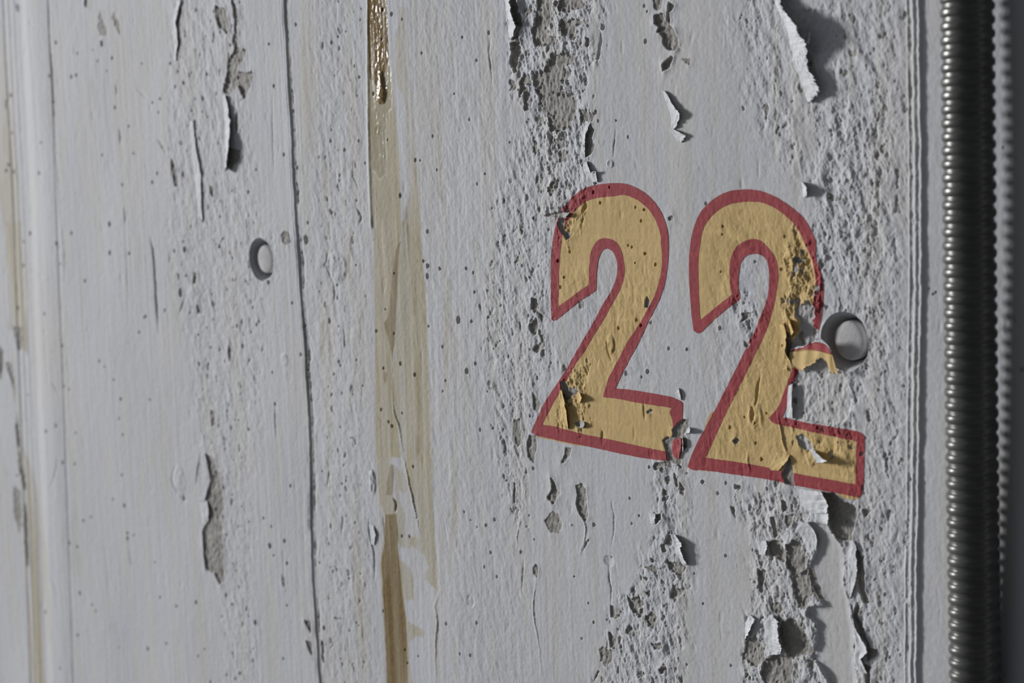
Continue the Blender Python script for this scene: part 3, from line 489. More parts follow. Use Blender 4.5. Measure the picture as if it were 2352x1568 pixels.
# ------------------------------------------------------------------ meshes out of the grid
def grid_mesh(field, lift, win=None, want='pos'):
    """Faces of the wall grid where field > 0 (cells on the border are clipped on the zero line). Returns verts (mm), faces, src."""
    if win is None: s = (slice(0, NX), slice(0, NZ))
    else: s = win
    F = field; X = XF[s]; Z = ZF[s]; Hh = H[s]
    nx, nz = X.shape
    vid = np.arange(nx * nz, dtype=np.int64).reshape(nx, nz)
    pos = F > 0
    c = pos[:-1, :-1].astype(np.int8) + pos[1:, :-1] + pos[1:, 1:] + pos[:-1, 1:]
    full = c == 4
    quads = np.stack([vid[:-1, :-1][full], vid[1:, :-1][full], vid[1:, 1:][full], vid[:-1, 1:][full]], 1)
    part = np.argwhere((c > 0) & (c < 4))
    ev = {}; newv = []; polys = []
    base_n = nx * nz
    def cut(a, b):
        k = (a, b) if a < b else (b, a)
        if k in ev: return ev[k]
        fa = F.flat[k[0]]; fb = F.flat[k[1]]; t = float(np.clip(fa / (fa - fb), .02, .98))
        ev[k] = base_n + len(newv); newv.append((k[0], k[1], t)); return ev[k]
    for i, j in part:
        ids = (vid[i, j], vid[i + 1, j], vid[i + 1, j + 1], vid[i, j + 1])
        out = []
        for q in range(4):
            a, b = int(ids[q]), int(ids[(q + 1) % 4]); fa, fb = F.flat[a] > 0, F.flat[b] > 0
            if fa: out.append(a)
            if fa != fb: out.append(cut(a, b))
        if len(out) >= 3: polys.append(out)
    def ext(A):
        A = A.reshape(-1)
        if not newv: return A
        na = np.array([v[0] for v in newv]); nb = np.array([v[1] for v in newv]); t = np.array([v[2] for v in newv], np.float32)
        return np.concatenate([A, A[na] * (1 - t) + A[nb] * t])
    vx, vz, vh = ext(X), ext(Z), ext(Hh)
    used = np.zeros(len(vx), bool); used[quads.reshape(-1)] = True
    for p in polys: used[p] = True
    remap = np.cumsum(used) - 1
    V = np.stack([vx, -(vh + np.float32(lift)), vz], 1)[used] * np.float32(0.001)
    loops = [remap[quads].reshape(-1)]; tot = [np.full(len(quads), 4, np.int32)]
    if polys:
        loops.append(remap[np.concatenate([np.array(p) for p in polys])]); tot.append(np.array([len(p) for p in polys], np.int32))
    return V, np.concatenate(loops).astype(np.int32), np.concatenate(tot), ext, used
def make_mesh(name, V, loops, tot):
    me = bpy.data.meshes.new(name)
    me.vertices.add(len(V)); me.vertices.foreach_set('co', V.astype(np.float32).reshape(-1))
    me.loops.add(len(loops)); me.loops.foreach_set('vertex_index', loops)
    me.polygons.add(len(tot)); st = np.concatenate([[0], np.cumsum(tot)[:-1]]).astype(np.int32)
    me.polygons.foreach_set('loop_start', st)
    me.update(calc_edges=True); me.validate()
    me.polygons.foreach_set('use_smooth', np.ones(len(me.polygons), bool))
    return me
def link(name, me, mat=None, parent=None):
    o = bpy.data.objects.new(name, me); COL.objects.link(o)
    if mat: me.materials.append(mat)
    if parent: o.parent = parent
    return o
def tag(o, label, cat, group=None):
    o['label'] = label; o['category'] = cat
    if group: o['group'] = group
    return o
def empty(name, loc):
    o = bpy.data.objects.new(name, None); COL.objects.link(o); o.location = loc; o.empty_display_size = .02
    return o
def pymesh(name, verts, faces, smooth=True):
    me = bpy.data.meshes.new(name); me.from_pydata([tuple(map(float, v)) for v in verts], [], [tuple(map(int, f)) for f in faces]); me.update()
    if smooth:
        for p in me.polygons: p.use_smooth = True
    return me

# ------------------------------------------------------------------ materials
def lin(c):
    return tuple(((x / 255) / 12.92 if x / 255 <= .04045 else ((x / 255 + .055) / 1.055) ** 2.4) for x in c)
WREF = lin((166, 167, 171)); WALB = 0.66
def alb(c):
    """Albedo of a surface that renders as colour c where the white paint renders as (166,167,171)."""
    l = lin(c); g = sum(WREF) / 3
    return tuple(min(.92, l[i] / g * WALB) for i in range(3)) + (1,)
class NT:
    def __init__(s, name):
        s.m = bpy.data.materials.new(name); s.m.use_nodes = True; s.t = s.m.node_tree; s.n = s.t.nodes
        s.b = s.n['Principled BSDF']
    def add(s, typ, **kw):
        n = s.n.new(typ)
        for k, v in kw.items(): setattr(n, k, v)
        return n
    def lk(s, a, b): s.t.links.new(a, b)
    def attr(s, name): return s.add('ShaderNodeAttribute', attribute_name=name).outputs['Fac']
    def noise(s, scale, detail=3, stretch=(1, 1, 1), rough=.55):
        tc = s.add('ShaderNodeTexCoord'); mp = s.add('ShaderNodeMapping'); mp.inputs['Scale'].default_value = stretch
        s.lk(tc.outputs['Object'], mp.inputs['Vector'])
        n = s.add('ShaderNodeTexNoise'); n.inputs['Scale'].default_value = scale; n.inputs['Detail'].default_value = detail; n.inputs['Roughness'].default_value = rough
        s.lk(mp.outputs[0], n.inputs['Vector']); return n.outputs['Fac']
    def rng(s, v, a, b, c=0., d=1.):
        n = s.add('ShaderNodeMapRange'); n.inputs['From Min'].default_value = a; n.inputs['From Max'].default_value = b; n.inputs['To Min'].default_value = c; n.inputs['To Max'].default_value = d
        s.lk(v, n.inputs['Value']); return n.outputs['Result']
    def mix(s, f, a, b, mode='MIX'):
        n = s.add('ShaderNodeMix', data_type='RGBA', blend_type=mode)
        for sock, v in ((n.inputs[0], f), (n.inputs[6], a), (n.inputs[7], b)):
            if hasattr(v, 'is_output'): s.lk(v, sock)
            else: sock.default_value = v
        return n.outputs[2]
    def math(s, op, a, b):
        n = s.add('ShaderNodeMath', operation=op)
        for i, v in enumerate((a, b)):
            if hasattr(v, 'is_output'): s.lk(v, n.inputs[i])
            else: n.inputs[i].default_value = v
        return n.outputs[0]
    def bump(s, h, dist, strength=1.0):
        n = s.add('ShaderNodeBump'); n.inputs['Distance'].default_value = dist; n.inputs['Strength'].default_value = strength
        s.lk(h, n.inputs['Height']); s.lk(n.outputs[0], s.b.inputs['Normal'])
    def rough(s, v):
        if hasattr(v, 'is_output'): s.lk(v, s.b.inputs['Roughness'])
        else: s.b.inputs['Roughness'].default_value = v
    def col(s, v):
        if hasattr(v, 'is_output'): s.lk(v, s.b.inputs['Base Color'])
        else: s.b.inputs['Base Color'].default_value = v

def wall_material():
    m = NT('flaking_white_paint_on_concrete')
    mott = m.noise(9, 4); fine = m.noise(420, 2); streak = m.noise(14, 3, (6, 6, .35))
    paint = m.mix(m.rng(mott, .35, .65), alb((164, 165, 170)), alb((170, 170, 172)))
    paint = m.mix(m.rng(streak, .42, .62), paint, alb((168, 166, 165)))
    paint = m.mix(m.math('MULTIPLY', m.rng(fine, .5, .75), .18), paint, alb((140, 140, 142)))
    smud = m.rng(m.noise(26, 5, (1, 1, .4), .6), .56, .74)
    paint = m.mix(m.math('MULTIPLY', smud, .30), paint, alb((142, 137, 124)))
    speck = m.rng(m.noise(330, 2, (1, 1, .6)), .68, .74)
    paint = m.mix(m.math('MULTIPLY', speck, .35), paint, alb((110, 108, 104)))
    st = m.attr('stain')
    sc_ = m.mix(m.rng(st, 0, 1.0), (1, 1, 1, 1), tuple(a / b for a, b in zip(lin((150, 143, 123)), lin((166, 167, 171)))) + (1,))
    paint = m.mix(1.0, paint, sc_, 'MULTIPLY')
    och = m.mix(m.rng(fine, .3, .7), alb((88, 68, 32)), alb((106, 85, 45)))
    paint = m.mix(m.rng(m.attr('ochre'), 0, 1), paint, och)
    conc = m.mix(m.rng(m.noise(60, 4), .35, .65), alb((118, 114, 109)), alb((136, 133, 128)))
    conc = m.mix(m.rng(m.noise(500, 2), .55, .72), conc, alb((148, 145, 140)))
    bar = m.rng(m.attr('bare'), 0.12, -0.12)
    c = m.mix(bar, paint, conc)
    c = m.mix(m.rng(m.math('MULTIPLY', m.attr('dirt'), m.rng(m.noise(240, 3), .3, .6)), 0, 1, 0, .85), c, alb((78, 74, 66)))
    m.col(c)
    wt_ = m.rng(m.attr('wet'), .25, .85)
    m.rough(m.rng(wt_, 0, 1, .7, .13))
    m.b.inputs['Specular IOR Level'].default_value = .2
    hmix = m.math('ADD', m.math('MULTIPLY', fine, .5), m.math('MULTIPLY', m.noise(1100, 1), .25))
    m.bump(hmix, .0004, .55)
    return m.m
def paint_material(name, c1, c2, gloss=.65):
    m = NT(name)
    a = m.mix(m.rng(m.noise(22, 4), .35, .65), alb(c1), alb(c2))
    a = m.mix(m.math('MULTIPLY', m.rng(m.noise(30, 3, (8, 8, .6)), .5, .7), .35), a, alb(tuple(x * .9 for x in c1)))
    a = m.mix(m.math('MULTIPLY', m.rng(m.noise(24, 4, (1, 9, 9)), .52, .7), .35), a, alb(tuple(min(255, x * 1.08 + 5) for x in c2)))
    m.col(a); m.rough(gloss); m.b.inputs['Specular IOR Level'].default_value = .15
    m.bump(m.math('ADD', m.math('MULTIPLY', m.noise(420, 2), .5), m.math('MULTIPLY', m.noise(1100, 1), .25)), .0004, .5)
    return m.m
MW = wall_material()
MY = paint_material('ochre_yellow_paint', (170, 145, 97), (177, 152, 104))
MR = paint_material('brick_red_paint', (130, 53, 57), (139, 60, 63))
MF = paint_material('loose_white_paint', (168, 168, 171), (176, 176, 178), .6)
MFD = paint_material('loose_grey_underside', (128, 126, 122), (142, 140, 136), .7)
def plug_material():
    m = NT('grey_cement_plug')
    m.col(m.mix(m.rng(m.noise(120, 4), .35, .65), alb((150, 148, 147)), alb((166, 164, 164)))); m.rough(.8)
    m.bump(m.noise(500, 3), .0004, .5); return m.m
def conduit_material():
    m = NT('dark_grey_coated_steel')
    m.col(m.mix(m.rng(m.noise(70, 3), .35, .65), (.10, .10, .09, 1), (.13, .13, .118, 1)))
    m.b.inputs['Metallic'].default_value = .35; m.rough(m.rng(m.noise(160, 3), .3, .7, .27, .36))
    m.b.inputs['Specular IOR Level'].default_value = .6
    return m.m
def resin_material():
    m = NT('glossy_brown_seep')
    m.col(m.mix(m.rng(m.noise(180, 3), .35, .65), alb((104, 84, 44)), alb((128, 106, 62)))); m.rough(.09)
    m.b.inputs['Coat Weight'].default_value = .6; m.b.inputs['Coat Roughness'].default_value = .05
    m.bump(m.noise(260, 2), .0009, .6); return m.m

# ------------------------------------------------------------------ the wall
V, loops, tot, ext, used = grid_mesh(hole, 0.0)
# hole liners: rim follows the surface, cone to the crevice round the plug
extraV = []; extraF = []
NS = 128
n0 = len(V)
for h in HOLES:
    rings = [(h['r'] + .9, h['base'] - .9), (h['r'] + .1, h['base'] - .9), (h['r'] - .6, h['base'] - 1.6), (h['r'] - 2.2, h['base'] - 5.0), (h['plug'] + 1.3, h['base'] - 8.0), (h['plug'] + .9, h['base'] - 14.0), (0.01, h['base'] - 14.0)]
    s0 = n0 + len(extraV)
    for k, (r, y) in enumerate(rings):
        for a in range(NS):
            t = 2 * math.pi * a / NS
            rr = r + (0.22 * math.sin(7 * t + 1) * math.sin(3 * t) + .12 * math.sin(23 * t)) * (0 < k < 5)
            extraV.append(((h['c'][0] + rr * math.cos(t)) * .001, -y * .001, (h['c'][1] + rr * math.sin(t)) * .001))
    for k in range(len(rings) - 1):
        for a in range(NS):
            b = (a + 1) % NS
            extraF.append((s0 + k * NS + a, s0 + k * NS + b, s0 + (k + 1) * NS + b, s0 + (k + 1) * NS + a))
nE = len(extraV)
# short skirt from the cut edge of the skin back into the hole
key = np.stack([loops, np.zeros_like(loops)], 1)
st = np.concatenate([[0], np.cumsum(tot)[:-1]])
nxt = np.arange(len(loops)) + 1; nxt[st + tot - 1] = st
ea, eb = loops, loops[nxt]
kk = np.minimum(ea, eb).astype(np.int64) * (len(V) + 1) + np.maximum(ea, eb)
uq, inv, cnt = np.unique(kk, return_inverse=True, return_counts=True)
bd = np.nonzero(cnt[inv] == 1)[0]
skV = []; skF = []; skm = {}
for e in bd:
    a, b = int(ea[e]), int(eb[e])
    pa = V[a]
    if not any(math.hypot(pa[0] * 1000 - h['c'][0], pa[2] * 1000 - h['c'][1]) < h['r'] + 4 for h in HOLES): continue
    for q in (a, b):
        if q not in skm:
            skm[q] = n0 + nE + len(skV); p = V[q]; skV.append((p[0], p[1] + .0028, p[2]))
    skF.append((b, a, skm[a], skm[b]))
allV = np.concatenate([V, np.array(extraV + skV, np.float32)])
exF = np.array(extraF + skF, np.int32)
me = make_mesh('wall_back', allV, np.concatenate([loops, exF.reshape(-1)]), np.concatenate([tot, np.full(len(exF), 4, np.int32)]))
for nm, A, fill in (('bare', bare, 9.0), ('stain', stain, 0), ('ochre', ochre, 0), ('wet', wet, 0), ('dirt', dirt, 0)):
    v = np.concatenate([ext(A)[used], np.full(nE, 9.0 if nm == 'bare' else 0, np.float32), np.full(len(skV), -1.0 if nm == 'bare' else 0, np.float32)]).astype(np.float32)
    at_ = me.attributes.new(nm, 'FLOAT', 'POINT'); at_.data.foreach_set('value', v)
wall = link('wall_back', me, MW); wall['kind'] = 'structure'
wall['label'] = 'white painted concrete wall with flaking paint and brown stains'
def relief(x, z):
    i = int(np.clip(np.searchsorted(XS, x), 1, NX - 1)); j = int(np.clip(np.searchsorted(ZG[i], z), 1, NZ - 1))
    return float(H[i, j])
def relief_lo(x, z, r=3):
    i = int(np.clip(np.searchsorted(XS, x), r, NX - 1 - r)); j = int(np.clip(np.searchsorted(ZG[i], z), r, NZ - 1 - r))
    return float(np.median(H[i - r:i + r, j - r:j + r]))

# ------------------------------------------------------------------ painted numerals
D1O = px('N3', [(150, 932), (245, 720), (310, 610), (385, 510), (480, 350), (555, 212), (640, 72)]) + px('N1', [(720, 1265), (760, 1190), (820, 1100), (862, 1010), (882, 930), (886, 850), (872, 785), (848, 738), (815, 715), (790, 712), (760, 724), (735, 768), (716, 840), (708, 920), (705, 1000), (706, 1060), (690, 1082), (570, 1158), (450, 1255), (352, 1335), (322, 1325), (318, 1200), (316, 1000), (315, 820), (326, 680), (345, 560), (372, 470), (400, 385), (470, 305), (560, 218), (620, 188), (690, 168), (780, 155), (870, 148), (950, 153), (1040, 185), (1130, 238), (1220, 330), (1285, 440), (1315, 540), (1327, 660), (1322, 800), (1306, 960), (1270, 1095), (1205, 1240), (1145, 1350), (1065, 1530)]) + px('N3', [(960, 370), (870, 566), (1000, 578), (1130, 597), (1300, 628), (1370, 645), (1440, 680), (1450, 700), (1448, 800), (1440, 980), (1420, 1100), (1400, 1205), (1310, 1185), (1235, 1180), (1040, 1152), (800, 1100), (560, 1050), (450, 1030), (300, 995), (200, 973), (150, 945)])
D1I = px('N3', [(245, 876), (330, 705), (385, 620), (470, 462), (530, 352), (592, 270), (660, 152), (755, 0)]) + px('N1', [(830, 1205), (885, 1110), (930, 1010), (948, 930), (945, 850), (933, 765), (905, 690), (860, 642), (800, 620), (740, 625), (690, 668), (658, 740), (645, 830), (640, 1000), (638, 1020), (540, 1092), (378, 1212), (382, 1050), (386, 900), (396, 750), (414, 610), (440, 520), (490, 422), (550, 360), (600, 315), (645, 295), (720, 275), (850, 265), (930, 250), (1000, 265), (1080, 310), (1150, 370), (1200, 440), (1240, 540), (1260, 610), (1257, 660), (1270, 760), (1264, 900), (1238, 1020), (1192, 1145), (1130, 1262), (1060, 1385)]) + px('N3', [(975, 155), (890, 330), (850, 400), (800, 500), (762, 642), (890, 655), (1050, 687), (1200, 712), (1330, 728), (1352, 738), (1335, 770), (1365, 850), (1370, 960), (1335, 1060), (1312, 1108), (1100, 1066), (900, 1020), (760, 992), (600, 960), (460, 922), (350, 892)])
D2O = px('N4', [(105, 1165), (150, 1040), (220, 900), (330, 700), (440, 490), (560, 250), (640, 80)]) + px('N2', [(700, 1295), (752, 1180), (782, 1085), (804, 960), (808, 850), (790, 745), (752, 698), (685, 680), (620, 692), (568, 740), (546, 820), (540, 920), (545, 1000), (560, 1062), (530, 1095), (430, 1165), (330, 1250), (220, 1362), (190, 1366), (158, 1340), (145, 1240), (130, 1080), (120, 900), (118, 750), (130, 600), (155, 480), (200, 350), (270, 262), (370, 182), (480, 138), (580, 130), (690, 131), (800, 166), (920, 226), (1020, 300), (1110, 382), (1170, 480), (1210, 570), (1208, 640), (1205, 720), (1232, 775), (1265, 870), (1275, 980), (1270, 1100), (1255, 1250)]) + px('N4', [(1232, 20), (1185, 120), (1110, 240), (1040, 355), (1020, 430), (995, 530), (955, 660), (920, 740), (1050, 770), (1250, 805), (1440, 835), (1560, 855), (1605, 870), (1632, 905), (1630, 1000), (1625, 1200), (1615, 1380), (1585, 1432), (1480, 1405), (1250, 1362), (1020, 1322), (940, 1305), (830, 1275), (500, 1228), (210, 1188), (165, 1200)])
D2I = px('N4', [(262, 1086), (340, 920), (420, 740), (530, 520), (640, 300), (690, 190), (770, 30)]) + px('N2', [(800, 1290), (835, 1170), (862, 1050), (882, 920), (886, 830), (872, 745), (830, 670), (770, 600), (720, 562), (660, 553), (590, 575), (530, 612), (490, 672), (470, 760), (465, 850), (470, 930), (480, 1000), (490, 1030), (400, 1100), (310, 1172), (218, 1250), (208, 1100), (203, 950), (198, 780), (210, 650), (235, 480), (290, 388), (360, 312), (450, 262), (560, 238), (700, 235), (790, 256), (880, 306), (970, 376), (1040, 452), (1100, 560), (1150, 680), (1190, 800), (1202, 900), (1197, 1050), (1195, 1130), (1185, 1250)]) + px('N4', [(1150, 20), (1100, 130), (1020, 290), (955, 460), (910, 590), (870, 680), (802, 745), (840, 792), (900, 805), (1030, 832), (1200, 870), (1400, 912), (1557, 946), (1556, 1100), (1553, 1312), (1400, 1285), (1250, 1258), (1020, 1218), (780, 1165), (540, 1123)])
OVER = [('N3', [(200, 965), (450, 1022), (620, 1055), (560, 1060), (450, 1040), (300, 1005), (215, 990)]), ('N4', [(210, 1180), (330, 1190), (290, 1205), (215, 1195)]), ('N4', [(1400, 1395), (1500, 1400), (1590, 1420), (1570, 1445), (1480, 1440), (1420, 1420)]), ('N4', [(300, 700), (330, 690), (270, 830), (250, 830)])]
def film(poly_list, minus, win, jag):
    d = np.full(win.X.shape, 99.0, np.float32)
    for P in poly_list: d = np.minimum(d, sdf(P, win.X, win.Z))
    d = d + np.float32(jag) * n_jag[win.s]
    F = -d
    for P in minus:
        F = np.minimum(F, sdf(P, win.X, win.Z) + np.float32(jag) * n_jag[win.s])
    F = np.minimum(F, bare[win.s] - np.float32(.08)); F = np.minimum(F, hole[win.s] - np.float32(.2))
    return F
def numeral(outer, inner, over, label, extra=None):
    PO = smooth_poly(wall_mm(outer), 2); PI = smooth_poly(wall_mm(inner), 2)
    OV = [smooth_poly(wall_mm(px(*o)), 1) for o in over]
    w = Win(PO, 6)
    c = PO.mean(0)
    root = empty('painted_numeral', (c[0] * .001, 0, PO[:, 1].min() * .001))
    tag(root, label, 'number', 'red edged numerals on the wall')
    inv = Matrix.Translation(-root.location)
    for nm, F, mat, lf in (('fill', film([PI] + OV, [], w, .10), MY, .10), ('outline', film([PO], [PI], w, .12), MR, .18)):
        V, L, T, _e, _u = grid_mesh(F, lf, w.s)
        me = make_mesh(nm, V, L, T); me.transform(inv)
        o = link(nm, me, mat, root)
        o['label'] = 'ochre yellow paint inside the figure' if nm == 'fill' else 'brick red painted edge'
    return root
numeral(D1O, D1I, OVER[:1], 'yellow numeral two with red edge, the left one, on white wall')
numeral(D2O, D2I, OVER[1:], 'yellow numeral two with red edge, the right one, badly flaked beside the round hole')

# ------------------------------------------------------------------ plugs in the tie holes
MP = plug_material()
def plug(h, label):
    prof = [(0.0, .55), (.25, .5), (.5, .36), (.75, .12), (.88, -.15), (.96, -.6), (1.0, -1.4), (1.0, -9.5), (0.0, -9.5)]
    vs = []; fs = []; n = 72
    for (r, y) in prof:
        for a in range(n):
            t = 2 * math.pi * a / n; rr = r * h['plug'] * (1 + .006 * math.sin(5 * t) + .004 * math.sin(13 * t)) + 1e-4
            vs.append((rr * math.cos(t) * .001, -y * .001, rr * math.sin(t) * 1.02 * .001))
    for k in range(len(prof) - 1):
        for a in range(n):
            b = (a + 1) % n
            fs.append((k * n + a, (k + 1) * n + a, (k + 1) * n + b, k * n + b))
    o = link('tie_hole_plug', pymesh('tie_hole_plug', vs, fs), MP)
    o.location = (h['c'][0] * .001, (2.7 - h['base']) * .001, h['c'][1] * .001)
    tag(o, label, 'plug', 'round cement plugs')
plug(HOLES[0], 'round grey cement plug in the hole right of the flaked numeral')
plug(HOLES[1], 'round pale plug in the deep hole left of the board joint')

# ------------------------------------------------------------------ flexible conduit
def conduit():
    pts = [at(2222, 0, .0150), at(2230, 784, .0147), at(2240, 1568, .0118)]
    zs = [p[2] for p in pts]; A = np.polyfit(zs, [p[0] for p in pts], 2); B = np.polyfit(zs, [p[1] for p in pts], 2)
    R = .0123; pitch = .00622
    z0, z1 = -.262, .262
    prof = []
    for s in np.linspace(0, 1, 15)[:-1]:
        if s < .66:
            q = (s / .66 - .5) * 2; r = R - .0011 * (1 - math.sqrt(max(0, 1 - abs(q) ** 2.6)))
        else:
            q = ((s - .66) / .34 - .5) * 2; r = R - .0017 + .0007 * (1 - q * q)
        prof.append((s, r))
    n = 72; m = len(prof); turns = int((z1 - z0) / pitch)
    rows = turns * m
    V = np.zeros((rows, n, 3), np.float32)
    th = np.arange(n) * 2 * math.pi / n
    ss = np.array([p[0] for p in prof] + [1.0]); rr = np.array([p[1] for p in prof] + [prof[0][1]])
    for k in range(rows):
        z = z0 + k * pitch / m
        # front (facing -y) rises to the right
        s = (k / m - th / (2 * math.pi)) % 1.0
        r = np.interp(s, ss, rr)
        zc = min(max(z, -.2), .2)
        V[k, :, 0] = np.polyval(A, z) + r * np.cos(th); V[k, :, 1] = np.polyval(B, zc) + r * np.sin(th); V[k, :, 2] = z
    idx = np.arange(rows * n).reshape(rows, n)
    q = np.stack([idx[:-1], np.roll(idx, -1, 1)[:-1], np.roll(idx, -1, 1)[1:], idx[1:]], -1).reshape(-1, 4)
    root = Vector((float(np.polyval(A, 0)), float(np.polyval(B, 0)), z0))
    V = V.reshape(-1, 3) - np.array(root, np.float32)
    me = make_mesh('flexible_conduit', V, q.reshape(-1).astype(np.int32), np.full(len(q), 4, np.int32))
    o = link('flexible_conduit', me, conduit_material()); o.location = root
    tag(o, 'dark grey corrugated metal conduit running up the right side of the wall', 'conduit')
conduit()

# ------------------------------------------------------------------ glossy seep on the stain
def seep():
    P = smooth_poly(wall_mm(px('M1', [(800, 500), (835, 490), (850, 540), (862, 600), (872, 650), (852, 715), (820, 722), (798, 690), (800, 620), (812, 570)])), 2)
    w = Win(P, 3)
    d = sdf(P, w.X, w.Z) + .5 * n_jag[w.s]
    keep = H[w.s].copy()
    H[w.s] += 1.5 * sst(.4, -3.5, d) + .45 * sst(.5, -1, d) * fbm(w.X, w.Z, 4., 7., 3, 777, .6)
    V, L, T, _e, _u = grid_mesh(-d, .05, w.s); H[w.s] = keep
    me = make_mesh('seep_crust', V, L, T)
    o = link('seep_crust', me, resin_material())
    tag(o, 'small glossy dark brown crust at the foot of the wet brown stain', 'crust')
seep()

# ------------------------------------------------------------------ loose paint: every curl is a thing of its own
def resample(P, n):
    P = np.asarray(P, float); s = np.concatenate([[0], np.cumsum(np.hypot(*np.diff(P, axis=0).T))]); t = np.linspace(0, s[-1], n)
    return np.stack([np.interp(t, s, P[:, 0]), np.interp(t, s, P[:, 1])], 1)
def sheet(root_px, tip_px, lift, n=60, m=14, jag=.8, bow=.35, seed=1, ends=.25, power=2.1, prof=None):
    rnd = np.random.RandomState(seed)
    R_ = resample(root_px, n); T_ = resample(tip_px, n)
    def wob(k):
        q = rnd.uniform(-1, 1, k + 3); t = np.linspace(0, k, n); i = t.astype(int); f = t - i; f = f * f * (3 - 2 * f)
        return q[i] * (1 - f) + q[i + 1] * f
    jn = .8 * wob(max(3, n // 7)) + .6 * wob(max(4, n // 3)) + .5 * rnd.uniform(-1, 1, n)
    wv = 1 + .22 * wob(5) + .06 * wob(max(4, n // 3))
    crumple = np.stack([wob(max(3, n // 5)) + .6 * wob(max(4, n // 2)) for _ in range(m)], 1)
    V = np.zeros((n, m, 3))
    for i in range(n):
        e = i / (n - 1); en = ends + (1 - ends) * math.sin(math.pi * min(max(e, .0), 1.)) ** .6
        L = lift * wv[i] * en
        if prof: L = lift * (1 + .5 * (wv[i] - 1)) * np.interp(e * (len(prof) - 1), range(len(prof)), prof)
        a = at(*R_[i]); b = at(T_[i][0] + jn[i] * jag * 2, T_[i][1] + jn[i] * jag, L * .001)
        y0 = -(relief_lo(a[0] * 1000, a[2] * 1000) - .25) * .001
        for k in range(m):
            s = k / (m - 1)
            p = a * (1 - s) + b * s
            y = y0 * (1 - s) + (-L * .001) * s ** power - .001 * (relief_lo(b[0] * 1000, b[2] * 1000) * .0) * s
            surf = -(relief_lo(p[0] * 1000, p[2] * 1000, 2) + .12) * .001
            if s > .12: y = min(y, surf)
            V[i, k] = (p[0], y - .001 * bow * math.sin(math.pi * s) * en - .00018 * lift ** .5 * crumple[i, k] * s - .00012 * float(perlin(np.array([p[0] * 300]), np.array([p[2] * 240]), seed)[0]) * lift ** .5, p[2])
    return V
def sheet_mesh(name, V, org, thick=.42):
    n, m, _ = V.shape
    f = []
    for i in range(n - 1):
        for k in range(m - 1):
            f.append((i * m + k, (i + 1) * m + k, (i + 1) * m + k + 1, i * m + k + 1))
    # outward side faces -y
    a = V[1, 0] - V[0, 0]; b = V[0, -1] - V[0, 0]
    if np.cross(a, b)[1] > 0: f = [q[::-1] for q in f]
    vv = V.reshape(-1, 3) - np.array(org)
    # give the film its thickness: a second skin behind, joined round the rim
    N = len(vv); back = vv + np.array([0, thick * .001, 0]) * 1.0
    vv = np.concatenate([vv, back]); f2 = [tuple(x + N for x in q[::-1]) for q in f]
    rim = [i * m for i in range(n)] + [(n - 1) * m + k for k in range(1, m)] + [i * m + m - 1 for i in range(n - 2, -1, -1)] + [k for k in range(m - 2, 0, -1)]
    flip = np.cross(a, b)[1] > 0
    for q in range(len(rim)):
        u, v = rim[q], rim[(q + 1) % len(rim)]
        f2.append((u, v, v + N, u + N) if not flip else (v, u, u + N, v + N))
    return pymesh(name, vv, f + f2)
GRP = 'loose curls of peeling paint'
_seed = [100]
def flake(c, root, tip, lift, label, mat=None, **kw):
    _seed[0] += 1
    V = sheet(px(c, root), px(c, tip), lift, seed=_seed[0], **kw)
    org = tuple(V[len(V) // 2, 0])
    o = link('paint_flake', sheet_mesh('paint_flake', V, org), mat or MF); o.location = org
    tag(o, label, 'paint flake', GRP)
    return o
flake('T3', [(-50, -120), (-30, 0), (10, 120), (90, 270), (135, 420), (160, 560), (180, 680), (190, 800)], [(60, -120), (66, 60), (85, 110), (230, 280), (290, 430), (372, 520), (378, 660), (372, 790)], 10.5, 'long white ragged paint curl casting a wide shadow at the top right', n=150, m=20, jag=1.5, power=1.35, prof=[.35, .4, .65, .95, 1.0, .8, .5, .36])
flake('T3', [(190, 780), (260, 900), (300, 1040), (375, 1235)], [(376, 780), (455, 940), (520, 1050), (500, 1130), (385, 1240)], 4.6, 'crumbled white paint curl just below the long curl at the top right', n=110, m=16, jag=2.6, power=1.5, prof=[.8, 1, 1, .7, .2])
flake('T3', [(325, 470), (345, 500), (365, 530)], [(405, 392), (400, 440), (385, 520)], 8.5, 'thin pointed white paint spike sticking out of the long curl at top right', n=12, m=8, jag=.2, ends=1.0)
flake('T4', [(90, -60), (120, 150), (150, 330), (140, 560)], [(180, -60), (210, 140), (240, 300), (285, 390), (225, 575)], 3.6, 'white paint curl at the top edge over a dark crevice, left of the numerals', jag=.8)
flake('L1', [(1528, 650), (1548, 850), (1550, 1000), (1550, 1160)], [(1562, 660), (1590, 830), (1588, 950), (1575, 1050), (1560, 1190)], 5.0, 'narrow white paint curl over a dark pocket above the left plug', n=90, jag=.5, prof=[.25, .35, .45, .6, .9, 1.0, .8])
flake('T1', [(1490, 740), (1530, 860), (1560, 960), (1570, 1060)], [(1528, 750), (1596, 880), (1640, 930), (1630, 985), (1600, 1060)], 2.3, 'white paint curl hanging midway above the gap between the numerals', n=80, jag=1.0)
flake('T1', [(1545, 1050), (1590, 1120), (1630, 1165)], [(1600, 1060), (1650, 1090), (1690, 1110), (1660, 1168)], 2.0, 'small white paint tip just under the hanging curl above the numerals', n=40, jag=.7)
flake('T1', [(850, 990), (835, 1150), (850, 1290)], [(912, 1000), (872, 1100), (862, 1190), (868, 1290)], 1.1, 'flat white paint edge above the top of the left numeral', jag=.4)
flake('T1', [(845, 1320), (850, 1400), (880, 1480)], [(880, 1320), (912, 1420), (955, 1395), (965, 1490)], 1.8, 'white paint curl touching the top of the left numeral', n=28, jag=.6)
flake('N2', [(1070, 60), (1080, 130), (1085, 210)], [(1105, 75), (1132, 120), (1130, 190)], 4.0, 'small white paint chip standing out above the right numeral', n=20, jag=.4)
